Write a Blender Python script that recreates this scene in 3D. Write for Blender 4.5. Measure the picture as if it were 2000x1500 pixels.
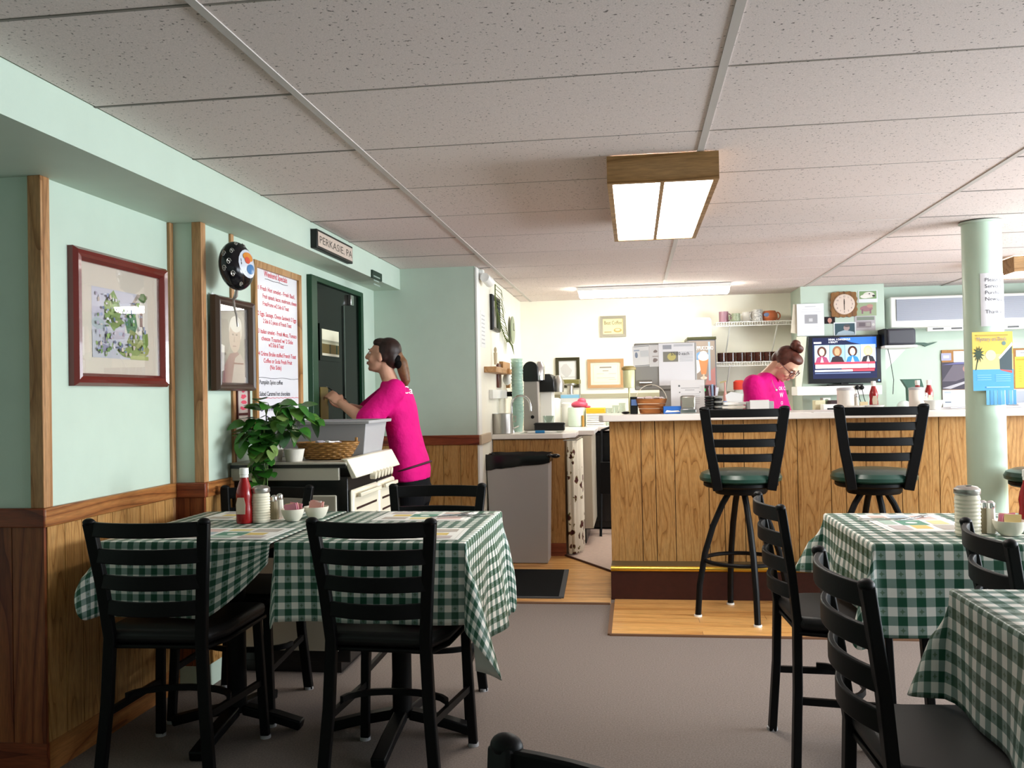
import bpy, bmesh, math, random
from mathutils import Vector as V, Matrix
random.seed(7)
for o in list(bpy.data.objects): bpy.data.objects.remove(o)
SC = bpy.context.scene
COL = SC.collection
# ------------------------------------------------------------------ camera
F, YAW, PIT, ROL, CZ = 1752.0, .13506, .01285, -.01886, 1.2
fw = V((-math.sin(YAW), math.cos(YAW), 0)); rt = V((math.cos(YAW), math.sin(YAW), 0)); up = V((0, 0, 1))
fw2 = fw*math.cos(PIT) + up*math.sin(PIT); up2 = up*math.cos(PIT) - fw*math.sin(PIT)
CR = rt*math.cos(ROL) + up2*math.sin(ROL); CU = up2*math.cos(ROL) - rt*math.sin(ROL)
cd = bpy.data.cameras.new('camera'); cam = bpy.data.objects.new('camera', cd); COL.objects.link(cam)
cd.sensor_fit = 'HORIZONTAL'; cd.sensor_width = 36; cd.lens = 36*F/2000; cd.clip_start = .05
m = Matrix.Identity(4)
for i in range(3):
    m[i][0] = CR[i]; m[i][1] = CU[i]; m[i][2] = -fw2[i]
m[2][3] = CZ; cam.matrix_world = m
SC.camera = cam
# ------------------------------------------------------------------ world, windows' daylight, exposure
W = bpy.data.worlds.new('world'); SC.world = W; W.use_nodes = True
W.node_tree.nodes['Background'].inputs[0].default_value = (.75, .87, 1, 1)
W.node_tree.nodes['Background'].inputs[1].default_value = 1.0
SC.view_settings.view_transform = 'Standard'; SC.view_settings.look = 'None'
SC.view_settings.exposure = 0.65; SC.view_settings.gamma = 1
SC.view_settings.use_curve_mapping = False
def area(name, loc, rot, sx, sy, power, col):
    l = bpy.data.lights.new(name, 'AREA'); l.shape = 'RECTANGLE'; l.size = sx; l.size_y = sy; l.energy = power; l.color = col
    o = bpy.data.objects.new(name, l); COL.objects.link(o); o.location = loc; o.rotation_euler = rot; return o
for yc, pw in ((1.2, 40), (3.6, 200), (6.0, 65)):      # daylight standing just outside each of the three windows of the right wall
    area('window_daylight', (4.72, yc, 1.35), (0, math.radians(104), 0), 1.1, 1.9, pw, (.86, .94, 1))

def ray(px, py): return fw2 + CR*((px-1000)/F) - CU*((py-750)/F)
def ax(px, py, X): d = ray(px, py); d = d*(X/d.x); return V((X, d.y, d.z+CZ))
def ay(px, py, Y): d = ray(px, py); d = d*(Y/d.y); return V((d.x, Y, d.z+CZ))
def az(px, py, Z): d = ray(px, py); d = d*((Z-CZ)/d.z); return V((d.x, d.y, Z))
# ------------------------------------------------------------------ materials
def lin(c): return c/12.92 if c <= .04045 else ((c+.055)/1.055)**2.4
def rgb(h):
    if isinstance(h, str): return tuple(lin(int(h[i:i+2], 16)/255) for i in (0, 2, 4)) + (1,)
    return tuple(h) + (1,)
_mc = {}
def mat(name, col, rough=.6, spec=.4, metal=0, noise=0, nscale=20, bump=0, bscale=200, emit=0, alpha=1, trans=0, coat=0, bdist=.004):
    if name in _mc: return _mc[name]
    M = bpy.data.materials.new(name); M.use_nodes = True; nt = M.node_tree; b = nt.nodes['Principled BSDF']
    c = rgb(col); b.inputs['Base Color'].default_value = c; b.inputs['Roughness'].default_value = rough
    b.inputs['Metallic'].default_value = metal; b.inputs['Specular IOR Level'].default_value = spec
    b.inputs['Coat Weight'].default_value = coat
    if trans: b.inputs['Transmission Weight'].default_value = trans
    if alpha < 1: b.inputs['Alpha'].default_value = alpha
    if emit: b.inputs['Emission Color'].default_value = c; b.inputs['Emission Strength'].default_value = emit
    if noise or bump: tc = nt.nodes.new('ShaderNodeTexCoord')
    if noise:
        n = nt.nodes.new('ShaderNodeTexNoise'); n.inputs['Scale'].default_value = nscale; n.inputs['Detail'].default_value = 6
        nt.links.new(tc.outputs['Object'], n.inputs['Vector'])
        mx = nt.nodes.new('ShaderNodeMixRGB'); mx.blend_type = 'MULTIPLY'; mx.inputs[0].default_value = 1; mx.inputs[1].default_value = c
        r = nt.nodes.new('ShaderNodeMapRange'); r.inputs[1].default_value = .3; r.inputs[2].default_value = .7; r.inputs[3].default_value = 1-noise; r.inputs[4].default_value = 1
        nt.links.new(n.outputs['Fac'], r.inputs[0]); nt.links.new(r.outputs[0], mx.inputs[2]); nt.links.new(mx.outputs[0], b.inputs['Base Color'])
    if bump:
        n2 = nt.nodes.new('ShaderNodeTexNoise'); n2.inputs['Scale'].default_value = bscale; n2.inputs['Detail'].default_value = 4
        nt.links.new(tc.outputs['Object'], n2.inputs['Vector'])
        bp = nt.nodes.new('ShaderNodeBump'); bp.inputs['Strength'].default_value = bump; bp.inputs['Distance'].default_value = bdist
        nt.links.new(n2.outputs['Fac'], bp.inputs['Height']); nt.links.new(bp.outputs[0], b.inputs['Normal'])
    _mc[name] = M; return M
def pm(h, rough=.65, emit=0):
    return mat('print_%s_%g' % (h, emit), h, rough, .3, emit=emit)
def wood(name, light, mid, dark, axis='z', rough=.42, grain=9.0, freq=1.0, spec=.4):
    if name in _mc: return _mc[name]
    M = bpy.data.materials.new(name); M.use_nodes = True; nt = M.node_tree; b = nt.nodes['Principled BSDF']; N = nt.nodes.new; L = nt.links.new
    tc = N('ShaderNodeTexCoord'); oi = N('ShaderNodeObjectInfo'); mp = N('ShaderNodeMapping')
    s = {'x': (.5, 5, 5), 'y': (5, .5, 5), 'z': (5, 5, .5)}[axis]
    mp.inputs['Scale'].default_value = [v*freq for v in s]
    ad = N('ShaderNodeVectorMath'); ad.operation = 'ADD'; L(tc.outputs['Object'], ad.inputs[0])
    sc = N('ShaderNodeMath'); sc.operation = 'MULTIPLY'; sc.inputs[1].default_value = 37; L(oi.outputs['Random'], sc.inputs[0])
    L(sc.outputs[0], ad.inputs[1]); L(ad.outputs[0], mp.inputs['Vector'])
    n = N('ShaderNodeTexNoise'); n.inputs['Scale'].default_value = 1.3; n.inputs['Detail'].default_value = 1.5; L(mp.outputs[0], n.inputs['Vector'])
    mu = N('ShaderNodeMath'); mu.operation = 'MULTIPLY'; mu.inputs[1].default_value = grain; L(n.outputs['Fac'], mu.inputs[0])
    fr = N('ShaderNodeMath'); fr.operation = 'FRACT'; L(mu.outputs[0], fr.inputs[0])
    cr = N('ShaderNodeValToRGB'); e = cr.color_ramp.elements; e[0].position = 0; e[0].color = rgb(dark); e[1].position = 1; e[1].color = rgb(mid)
    x = e.new(.16); x.color = rgb(mid); x = e.new(.5); x.color = rgb(light)
    L(fr.outputs[0], cr.inputs[0])
    mp2 = N('ShaderNodeMapping'); mp2.inputs['Scale'].default_value = [v*24*freq for v in s]; L(ad.outputs[0], mp2.inputs['Vector'])
    n2 = N('ShaderNodeTexNoise'); n2.inputs['Scale'].default_value = 1.5; n2.inputs['Detail'].default_value = 3; L(mp2.outputs[0], n2.inputs['Vector'])
    r = N('ShaderNodeMapRange'); r.inputs[1].default_value = .3; r.inputs[2].default_value = .7; r.inputs[3].default_value = .72; r.inputs[4].default_value = 1.08; L(n2.outputs['Fac'], r.inputs[0])
    mx = N('ShaderNodeMixRGB'); mx.blend_type = 'MULTIPLY'; mx.inputs[0].default_value = 1; L(cr.outputs[0], mx.inputs[1]); L(r.outputs[0], mx.inputs[2])
    L(mx.outputs[0], b.inputs['Base Color']); b.inputs['Roughness'].default_value = rough; b.inputs['Specular IOR Level'].default_value = spec
    _mc[name] = M; return M
def gingham():
    M = bpy.data.materials.new('gingham_cloth'); M.use_nodes = True; nt = M.node_tree; b = nt.nodes['Principled BSDF']; N = nt.nodes.new; L = nt.links.new
    tc = N('ShaderNodeTexCoord'); sp = N('ShaderNodeSeparateXYZ'); L(tc.outputs['UV'], sp.inputs[0])
    def mth(op, a, bb=None):
        q = N('ShaderNodeMath'); q.operation = op
        for i, v in enumerate((a, bb)):
            if v is None: continue
            if isinstance(v, (int, float)): q.inputs[i].default_value = v
            else: L(v, q.inputs[i])
        return q.outputs[0]
    P = .047
    fx = mth('FRACT', mth('DIVIDE', sp.outputs[0], P)); fy = mth('FRACT', mth('DIVIDE', sp.outputs[1], P))
    sx = mth('GREATER_THAN', fx, .5); sy = mth('GREATER_THAN', fy, .5)
    tot = mth('ADD', sx, sy)
    cr = N('ShaderNodeValToRGB'); cr.color_ramp.interpolation = 'CONSTANT'; e = cr.color_ramp.elements
    e[0].position = 0; e[0].color = rgb('e6e4dc'); e[1].position = .4; e[1].color = rgb('7d938a'); x = e.new(.9); x.color = rgb('0d4a33')
    L(mth('MULTIPLY', tot, .5), cr.inputs[0])
    # small star flower printed in the single-stripe squares of every second row
    gx = mth('FRACT', mth('MULTIPLY', fx, 2)); gy = mth('FRACT', mth('MULTIPLY', fy, 2))
    dx = mth('ABSOLUTE', mth('SUBTRACT', gx, .5)); dy = mth('ABSOLUTE', mth('SUBTRACT', gy, .5))
    star = mth('LESS_THAN', mth('MULTIPLY', mth('ADD', dx, .06), mth('ADD', dy, .06)), .028)
    one = mth('COMPARE', tot, 1.0); one.node.inputs[2].default_value = .1
    near = mth('LESS_THAN', mth('MAXIMUM', dx, dy), .34)
    fac = mth('MULTIPLY', mth('MULTIPLY', mth('MULTIPLY', star, one), near), mth('MULTIPLY', sx, .75))
    mx = N('ShaderNodeMixRGB'); L(fac, mx.inputs[0]); L(cr.outputs[0], mx.inputs[1]); mx.inputs[2].default_value = rgb('3a5a38')
    L(mx.outputs[0], b.inputs['Base Color']); b.inputs['Roughness'].default_value = .38; b.inputs['Specular IOR Level'].default_value = .45
    return M
def tile_mat():
    M = bpy.data.materials.new('ceiling_tile'); M.use_nodes = True; nt = M.node_tree; b = nt.nodes['Principled BSDF']; N = nt.nodes.new; L = nt.links.new
    tc = N('ShaderNodeTexCoord'); oi = N('ShaderNodeObjectInfo'); ad = N('ShaderNodeVectorMath'); L(tc.outputs['Object'], ad.inputs[0])
    sc = N('ShaderNodeMath'); sc.operation = 'MULTIPLY'; sc.inputs[1].default_value = 13; L(oi.outputs['Random'], sc.inputs[0]); L(sc.outputs[0], ad.inputs[1])
    n = N('ShaderNodeTexNoise'); n.inputs['Scale'].default_value = 95; n.inputs['Detail'].default_value = 2; L(ad.outputs[0], n.inputs['Vector'])
    cr = N('ShaderNodeValToRGB'); e = cr.color_ramp.elements; e[0].position = .28; e[0].color = rgb('7d7570'); e[1].position = .36; e[1].color = rgb('e9ddd9'); L(n.outputs['Fac'], cr.inputs[0])
    n2 = N('ShaderNodeTexNoise'); n2.inputs['Scale'].default_value = 260; L(ad.outputs[0], n2.inputs['Vector'])
    r = N('ShaderNodeMapRange'); r.inputs[1].default_value = .3; r.inputs[2].default_value = .7; r.inputs[3].default_value = .86; r.inputs[4].default_value = 1.04; L(n2.outputs['Fac'], r.inputs[0])
    mx = N('ShaderNodeMixRGB'); mx.blend_type = 'MULTIPLY'; mx.inputs[0].default_value = 1; L(cr.outputs[0], mx.inputs[1]); L(r.outputs[0], mx.inputs[2])
    L(mx.outputs[0], b.inputs['Base Color']); b.inputs['Roughness'].default_value = .9; b.inputs['Specular IOR Level'].default_value = .1
    return M
MINT = mat('mint_paint', 'c1d1c2', .55, .35, noise=.05, nscale=6, bump=.05, bscale=300)
CREAM = mat('cream_paint', 'f3efdf', .5, .35, noise=.04, nscale=5)
OAK = wood('oak_panel', 'bd9058', 'b08048', '8d5f30', 'z', .38, grain=14, freq=1.5)
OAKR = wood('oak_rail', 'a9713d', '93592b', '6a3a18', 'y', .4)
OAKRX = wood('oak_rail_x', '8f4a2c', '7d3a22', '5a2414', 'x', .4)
LAM = wood('laminate', 'dca765', 'd09757', 'b67c3f', 'x', .35, grain=5, freq=.8)
BOXW = wood('fixture_wood', 'b08a5c', '9c7444', '7c5628', 'x', .5)
BLACK = mat('black_metal', (.0018, .0018, .0022), .5, .18)
VINYLB = mat('black_vinyl', (.006, .0055, .006), .5, .3)
VINYLG = mat('green_vinyl', (.012, .05, .036), .3, .5)
WHITE = mat('white_plastic', 'ecebe6', .4, .4)
CHROME = mat('chrome', 'd8d8d8', .18, .5, 1)
STEEL = mat('brushed_steel', 'b9b6b0', .32, .5, 1)
GREYP = mat('grey_plastic', 'a3a2a4', .5, .35)
def thin_glass(name, tint='ffffff', gloss=.08, rough=.02):
    M = bpy.data.materials.new(name); M.use_nodes = True; nt = M.node_tree; N = nt.nodes.new; L = nt.links.new; nt.nodes.remove(nt.nodes['Principled BSDF'])
    a = N('ShaderNodeBsdfTransparent'); a.inputs[0].default_value = rgb(tint); g = N('ShaderNodeBsdfGlossy'); g.inputs['Roughness'].default_value = rough
    lwf = N('ShaderNodeLayerWeight'); lwf.inputs[0].default_value = .5; lw = N('ShaderNodeMath'); lw.operation = 'POWER'; lw.inputs[1].default_value = 4; L(lwf.outputs['Facing'], lw.inputs[0]); ad = N('ShaderNodeMath'); ad.operation = 'ADD'; ad.use_clamp = True; ad.inputs[1].default_value = gloss; L(lw.outputs[0], ad.inputs[0])
    mx = N('ShaderNodeMixShader'); L(ad.outputs[0], mx.inputs[0]); L(a.outputs[0], mx.inputs[1]); L(g.outputs[0], mx.inputs[2]); L(mx.outputs[0], nt.nodes['Material Output'].inputs[0]); return M
KETCH = mat('ketchup_red', '8e0f12', .2, .5)
GLASS = thin_glass('clear_glass', 'dfe6e2', .06, .05)
BROWN = mat('brown_base', '3b1812', .45, .35, noise=.3, nscale=30)
# ------------------------------------------------------------------ mesh building
WORLD = set()
def par(o, parent):
    if parent is None: return
    o.parent = parent
    if parent in WORLD: o.matrix_parent_inverse = Matrix.Translation(-parent.location)
class MB:
    def __init__(s): s.v = []; s.f = []; s.m = []; s.uv = None
    def add(s, vs, fs, mi=0):
        k = len(s.v); s.v += [tuple(v) for v in vs]; s.f += [tuple(i+k for i in f) for f in fs]; s.m += [mi]*len(fs); return s
    def box(s, a, b, mi=0, M=None):
        x0, y0, z0 = a; x1, y1, z1 = b
        if x0 > x1: x0, x1 = x1, x0
        if y0 > y1: y0, y1 = y1, y0
        if z0 > z1: z0, z1 = z1, z0
        vs = [V(p) for p in ((x0,y0,z0),(x1,y0,z0),(x1,y1,z0),(x0,y1,z0),(x0,y0,z1),(x1,y0,z1),(x1,y1,z1),(x0,y1,z1))]
        if M: vs = [M @ v for v in vs]
        return s.add(vs, [(0,3,2,1),(4,5,6,7),(0,1,5,4),(1,2,6,5),(2,3,7,6),(3,0,4,7)], mi)
    def lathe(s, prof, c=(0,0,0), n=24, mi=0, M=None, sx=1, sy=1):
        vs = []; fs = []; K = len(prof)
        for i in range(n):
            a = 2*math.pi*i/n
            for r, z in prof: vs.append(V((c[0]+r*math.cos(a)*sx, c[1]+r*math.sin(a)*sy, c[2]+z)))
        for i in range(n):
            j = (i+1) % n
            for k in range(K-1): fs.append((i*K+k, j*K+k, j*K+k+1, i*K+k+1))
        if prof[0][0] > 1e-6: fs.append(tuple(reversed([i*K for i in range(n)])))
        if prof[-1][0] > 1e-6: fs.append(tuple(i*K+K-1 for i in range(n)))
        if M: vs = [M @ v for v in vs]
        return s.add(vs, fs, mi)
    def cyl(s, a, b, r, r2=None, n=16, mi=0):
        return s.tube([a, b], [r, r if r2 is None else r2], n, mi)
    def tube(s, pts, rad, n=10, mi=0, sq=None, cap=True):
        pts = [V(p) for p in pts]; K = len(pts)
        if not isinstance(rad, (list, tuple)): rad = [rad]*K
        t0 = (pts[1]-pts[0]).normalized(); ref = V((0,0,1)) if abs(t0.z) < .9 else V((1,0,0))
        u = t0.cross(ref).normalized(); vs = []; fs = []
        for i, p in enumerate(pts):
            t = (pts[min(i+1,K-1)]-pts[max(i-1,0)]).normalized(); u = (u - t*u.dot(t)).normalized(); w = t.cross(u)
            for k in range(n):
                a = 2*math.pi*(k+.5)/n; vs.append(p + (u*math.cos(a) + w*math.sin(a))*rad[i])
        for i in range(K-1):
            for k in range(n):
                l = (k+1) % n; fs.append((i*n+k, i*n+l, (i+1)*n+l, (i+1)*n+k))
        if cap: fs.append(tuple(reversed(range(n)))); fs.append(tuple((K-1)*n+k for k in range(n)))
        return s.add(vs, fs, mi)
    def bar(s, pts, w, h, wdir, mi=0):
        # rectangular bar swept along pts: w along wdir, h across
        pts = [V(p) for p in pts]; K = len(pts); vs = []; fs = []; wd = V(wdir).normalized()
        for i, p in enumerate(pts):
            t = (pts[min(i+1,K-1)]-pts[max(i-1,0)]).normalized(); a = (wd - t*wd.dot(t)).normalized(); c = t.cross(a)
            for q, e in ((-1,-1),(1,-1),(1,1),(-1,1)): vs.append(p + a*(q*w/2) + c*(e*h/2))
        for i in range(K-1):
            for k in range(4):
                l = (k+1) % 4; fs.append((i*4+k, i*4+l, (i+1)*4+l, (i+1)*4+k))
        fs.append((3,2,1,0)); fs.append(tuple((K-1)*4+k for k in range(4)))
        return s.add(vs, fs, mi)
    def ell(s, c, r, M=None, n=16, k=10, mi=0):
        vs = []; fs = []; c = V(c); R = M or Matrix.Identity(3)
        for j in range(1, k):
            t = math.pi*j/k
            for i in range(n):
                a = 2*math.pi*i/n
                vs.append(c + R @ V((r[0]*math.sin(t)*math.cos(a), r[1]*math.sin(t)*math.sin(a), r[2]*math.cos(t))))
        T = len(vs); vs += [c + R @ V((0,0,r[2])), c + R @ V((0,0,-r[2]))]
        for j in range(k-2):
            for i in range(n):
                l = (i+1) % n; fs.append((j*n+i, (j+1)*n+i, (j+1)*n+l, j*n+l))
        for i in range(n):
            l = (i+1) % n; fs.append((T, i, l)); fs.append((T+1, (k-2)*n+l, (k-2)*n+i))
        return s.add(vs, fs, mi)
    def prism(s, poly, O, ux, uy, depth, mi=0):
        # polygon (u,v) in metres extruded along ux x uy by depth
        O = V(O); ux = V(ux); uy = V(uy); n = ux.cross(uy).normalized(); K = len(poly)
        a = [O + ux*p[0] + uy*p[1] for p in poly]; b = [p + n*depth for p in a]
        fs = [tuple(reversed(range(K))), tuple(range(K, 2*K))] + [(i, (i+1) % K, K+(i+1) % K, K+i) for i in range(K)]
        return s.add(a+b, fs, mi)
    def build(s, name, mats, parent=None, smooth=True, bevel=0, ang=35, loc=None):
        me = bpy.data.meshes.new(name); me.from_pydata(s.v, [], s.f)
        if not isinstance(mats, (list, tuple)): mats = [mats]
        for q in mats: me.materials.append(q)
        if len(mats) > 1: me.polygons.foreach_set('material_index', s.m)
        if s.uv:
            ul = me.uv_layers.new(name='UVMap')
            for l in me.loops: ul.data[l.index].uv = s.uv[l.vertex_index]
        if smooth:
            me.shade_smooth(); me.set_sharp_from_angle(angle=math.radians(ang))
        me.update()
        o = bpy.data.objects.new(name, me); COL.objects.link(o)
        par(o, parent)
        if loc is not None: o.location = loc
        if bevel:
            b = o.modifiers.new('bevel', 'BEVEL'); b.width = bevel; b.segments = 2; b.limit_method = 'ANGLE'
        return o
def bx(name, a, b, m, parent=None, bevel=0): return MB().box(a, b).build(name, m, parent, smooth=bool(bevel), bevel=bevel)
def tag(o, label, cat, group=None):
    o['label'] = label; o['category'] = cat
    if group: o['group'] = group
    return o
def thing(name, label, cat, loc=(0,0,0), rz=0, group=None):
    o = bpy.data.objects.new(name, None); COL.objects.link(o); o.location = loc; o.rotation_euler = (0,0,rz); o.empty_display_size = .1
    return tag(o, label, cat, group)
def wthing(name, label, cat, loc, group=None):      # same, for parts whose coordinates are given in the room's frame
    o = thing(name, label, cat, loc, 0, group); WORLD.add(o); return o
def struct(o): o['kind'] = 'structure'; return o
def dup(root, loc, rz=0, label=None):
    r = root.copy(); COL.objects.link(r); r.location = loc; r.rotation_euler = (0,0,rz)
    if label: r['label'] = label
    for ch in list(root.children):
        c = ch.copy(); COL.objects.link(c); c.parent = r
        for g in ch.children:
            d = g.copy(); COL.objects.link(d); d.parent = c
    return r
def sheet(name, O, ux, uy, base, shapes, parent=None, t=.002, emit=0, eps=.0004):
    # flat printed thing: backing slab plus flat shapes in 0..1 sheet coordinates, facing ux x uy
    O = V(O); ux = V(ux); uy = V(uy); n = ux.cross(uy).normalized(); b = MB(); mats = [pm(base, emit=emit)]; idx = {base: 0}
    b.prism([(0,0),(1,0),(1,1),(0,1)], O, ux, uy, t)
    for k, s in enumerate(shapes):
        c = s[1]
        if c not in idx: idx[c] = len(mats); mats.append(pm(c, emit=emit))
        if s[0] == 'r': pts = [(s[2],s[3]),(s[4],s[3]),(s[4],s[5]),(s[2],s[5])]
        elif s[0] == 'e': pts = [(s[2]+s[4]*math.cos(i*math.pi/10), s[3]+s[5]*math.sin(i*math.pi/10)) for i in range(20)]
        else: pts = s[2]
        z = t + eps*(1+k*.25)
        b.add([O + ux*p[0] + uy*p[1] + n*z for p in pts], [tuple(range(len(pts)))], idx[c])
    return b.build(name, mats, parent, smooth=False)
def text(name, body, O, ux, uy, size, m, parent=None, align='LEFT', width=None, bend=None, depth=0, bold=0):
    # lettering as a flat mesh; O = baseline start, ux/uy unit directions
    cu = bpy.data.curves.new('t', 'FONT'); cu.body = body; cu.size = size; cu.align_x = align; cu.resolution_u = 2; cu.extrude = depth; cu.offset = bold
    ob = bpy.data.objects.new('t', cu); COL.objects.link(ob)
    dg = bpy.context.evaluated_depsgraph_get(); me = bpy.data.meshes.new_from_object(ob.evaluated_get(dg))
    bpy.data.objects.remove(ob); bpy.data.curves.remove(cu)
    O = V(O); ux = V(ux).normalized(); uy = V(uy).normalized(); n = ux.cross(uy)
    xs = [v.co.x for v in me.vertices] or [0]; k = 1
    if width: k = width/max(1e-6, max(xs)-min(xs))
    for v in me.vertices:
        x, y, z = v.co; v.co = bend(x*k, y) if bend else O + ux*(x*k) + uy*y + n*z
    me.materials.clear(); me.materials.append(m)
    o = bpy.data.objects.new(name, me); COL.objects.link(o)
    par(o, parent)
    return o
# ================================================================== the room
CH = 2.09                                            # ceiling height
XS, ZS = -1.60, 1.95                                 # soffit face and underside
X1, X2, Y1, Y2, YE, X3, YB = -1.92, -1.79, 2.70, 3.54, 6.08, -1.06, 8.49
XR, YF = 4.6, -2.2
CAPT, CAPB = .862, .80
carpet = mat('carpet', '8a7e77', .95, .05, noise=.35, nscale=160, bump=.5, bscale=500)
floor = struct(bx('floor', (-3.2, YF, -.1), (XR, 9.4, 0), carpet))
# laminate planks in front of the bar and beside it
pk = {}
def plank(x0, x1, y0, y1):
    key = (round(x1-x0, 3), round(y1-y0, 3))
    if key not in pk:
        pk[key] = MB().box((0, 0, 0), (x1-x0-.0025, y1-y0-.0025, .004)).build('laminate_plank', LAM, floor, smooth=False); o = pk[key]
    else: o = pk[key].copy(); COL.objects.link(o)
    o.location = (x0, y0, 0)
PW = .0857
for r in range(9):
    y0 = 4.5 + r*PW; x = -.135; first = True
    while x < XR - .01:
        L_ = (.45 + .35*(r % 3)) if first else 1.2; first = False
        x1 = min(x+L_, XR); plank(x, x1, y0, y0+PW); x = x1
for r in range(18):
    y0 = 5.16 + r*PW; x = X2
    for L_ in ((.5 + .3*(r % 3)), 1.2):
        x1 = min(x+L_, -.155 if y0 < 6.6 else -.5)
        if x1 - x > .02: plank(x, x1, y0, y0+PW); x = x1
# linoleum behind the bar, with the slanting joint, and edge strips of the carpet
lino = mat('linoleum', 'c9b0a2', .5, .3, noise=.12, nscale=40)
b = MB(); b.prism([(-.56, 6.70), (-.155, 6.03), (XR, 6.03), (XR, 9.3), (-1.05, 9.3), (-1.05, 6.72)], (0, 0, .0045), (1, 0, 0), (0, 1, 0), .003); b.build('linoleum', lino, floor, smooth=False)
strip = mat('edge_strip', '4a2a22', .5, .3)
b = MB(); b.bar([(-.56, 6.70, .006), (-.15, 6.02, .006)], .022, .01, (0, 0, 1)); b.build('edge_strip', strip, floor)
b = MB(); b.bar([(X2, 5.15, .004), (-.16, 5.15, .004)], .01, .02, (0, 0, 1)); b.bar([(-.145, 5.15, .004), (-.145, 4.49, .004)], .01, .02, (0, 0, 1)); b.bar([(-.145, 4.49, .004), (XR, 4.49, .004)], .01, .02, (0, 0, 1)); b.build('carpet_edging', mat('carpet_edging', '6b4a33', .6), floor)
# ceiling: slab, tiles, runners, cross tees
ceil = struct(bx('ceiling', (-3.2, YF, CH+.05), (XR, 9.4, CH+.15), mat('plenum', '8a8580', .9)))
TM = tile_mat(); gx = [-2.179+1.22*i for i in range(7)]; gy = [2.511+.61*j for j in range(-8, 12)]
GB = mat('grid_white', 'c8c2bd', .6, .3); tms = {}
for i in range(6):
    for j in range(19):
        x0, x1, y0, y1 = gx[i], gx[i+1], gy[j], gy[j+1]
        if y0 < YF or y0 > 9.2: continue
        if i == 0 and y0 < 6: x0 = XS
        if i == 0 and y0 > 6: x0 = X3
        if x1 > XR: x1 = XR
        key = round(x1-x0, 3)
        if key not in tms: tms[key] = MB().box((.004, .004, 0), (x1-x0-.004, .606, .014)).build('ceiling_tile', TM, ceil, bevel=.003); o = tms[key]
        else: o = tms[key].copy(); COL.objects.link(o)
        o.location = (x0, y0, CH+.003 + .003*((i*7+j*3) % 3 == 0))
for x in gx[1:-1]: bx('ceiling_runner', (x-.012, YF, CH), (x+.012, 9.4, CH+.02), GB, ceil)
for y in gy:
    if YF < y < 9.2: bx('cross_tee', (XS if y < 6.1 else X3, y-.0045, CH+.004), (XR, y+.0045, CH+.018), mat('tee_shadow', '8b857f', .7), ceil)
# walls
CH2 = CH + .05
wl = struct(bx('wall_left', (X1-.12, Y1+.12, 0), (X1, Y2, CH2), MINT))
wn = struct(bx('wall_left_near', (-3.1, Y1, 0), (X1, Y1+.12, CH2), MINT))
struct(bx('wall_left_far', (-3.2, YF, 0), (-3.1, Y1, CH2), MINT))
w2 = struct(bx('wall_left_middle', (X2-.3, Y2, 0), (X2, YE, CH2), MINT))
we = struct(bx('wall_left_end', (X2-.3, YE, 0), (X3-.012, YE+.12, CH2), MINT))
w3 = struct(bx('wall_kitchen_side', (X3-.12, YE+.121, 0), (X3, 9.3, CH2), CREAM))
bx('corner_edge', (X3-.011, YE-.003, 0), (X3+.001, YE+.12, CH), WHITE, w3)
wb = struct(bx('wall_back', (X3, YB, 0), (1.44, YB+.1, CH2), CREAM))
YT = 8.0
wt = struct(bx('wall_television', (1.44, YT, 0), (2.129, YB+.1, CH2), MINT))
wa = struct(bx('wall_back_right', (2.13, 8.3, 0), (XR, 8.4, CH2), MINT))
struct(bx('wall_front', (-3.2, YF-.1, 0), (XR, YF, CH2), MINT))
wr = MB()
wr.box((XR, YF, 0), (XR+.1, 9.4, .8)); wr.box((XR, YF, 1.9), (XR+.1, 9.4, CH2))
for a, c in ((YF, .2), (2.2, 2.6), (4.6, 5.0), (7.0, 9.4)): wr.box((XR, a, .8), (XR+.1, c, 1.9))
wrr = struct(wr.build('wall_right', MINT, smooth=False))
for k, (a, c) in enumerate(((.2, 2.2), (2.6, 4.6), (5.0, 7.0))):
    f = MB()
    for s_ in ((a, .8, a+.05, 1.9), (c-.05, .8, c, 1.9), (a+.05, .8, c-.05, .85), (a+.05, 1.85, c-.05, 1.9), ((a+c)/2-.02, .85, (a+c)/2+.02, 1.85)): f.box((XR+.03, s_[0], s_[1]), (XR+.08, s_[2], s_[3]))
    struct(f.build('window_%d' % (k+1), WHITE, smooth=False))
# soffit
sf = struct(MB().box((XS-.4, YF, ZS), (XS, YE, CH2)).box((-3.1, YF, ZS), (XS-.4, Y1+.12, CH2)).build('trim_soffit', MINT, smooth=False))
# wainscot: separate boards under an oak cap, wall by wall
def board_y(wall, X, y0, y1, z1, w, out=.012, m=OAK):
    n = max(1, round((y1-y0)/w)); d = (y1-y0)/n
    for i in range(n): bx('wainscot_board', (X, y0+i*d+.0015, .1), (X+out, y0+(i+1)*d-.0015, z1), m, wall)
def board_x(wall, Y, x0, x1, z1, w, out=.012, m=OAK):
    n = max(1, round((x1-x0)/w)); d = (x1-x0)/n
    for i in range(n): bx('wainscot_board', (x0+i*d+.0015, Y-out, .1), (x0+(i+1)*d-.0015, Y, z1), m, wall)
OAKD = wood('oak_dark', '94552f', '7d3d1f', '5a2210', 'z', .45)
board_y(wl, X1, Y1+.002, Y2-.001, CAPB, .095); bx('cap_rail', (X1, Y1-.02, CAPB), (X1+.022, Y2, CAPT), OAKR, wl, .004)
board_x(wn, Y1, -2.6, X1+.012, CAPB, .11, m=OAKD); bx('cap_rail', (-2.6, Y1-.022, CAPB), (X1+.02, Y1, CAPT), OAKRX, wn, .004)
bx('baseboard', (X1, Y1, 0), (X1+.016, Y2, .1), OAKR, wl); bx('baseboard', (-2.6, Y1-.016, 0), (X1+.014, Y1, .1), OAKRX, wn)
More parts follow.
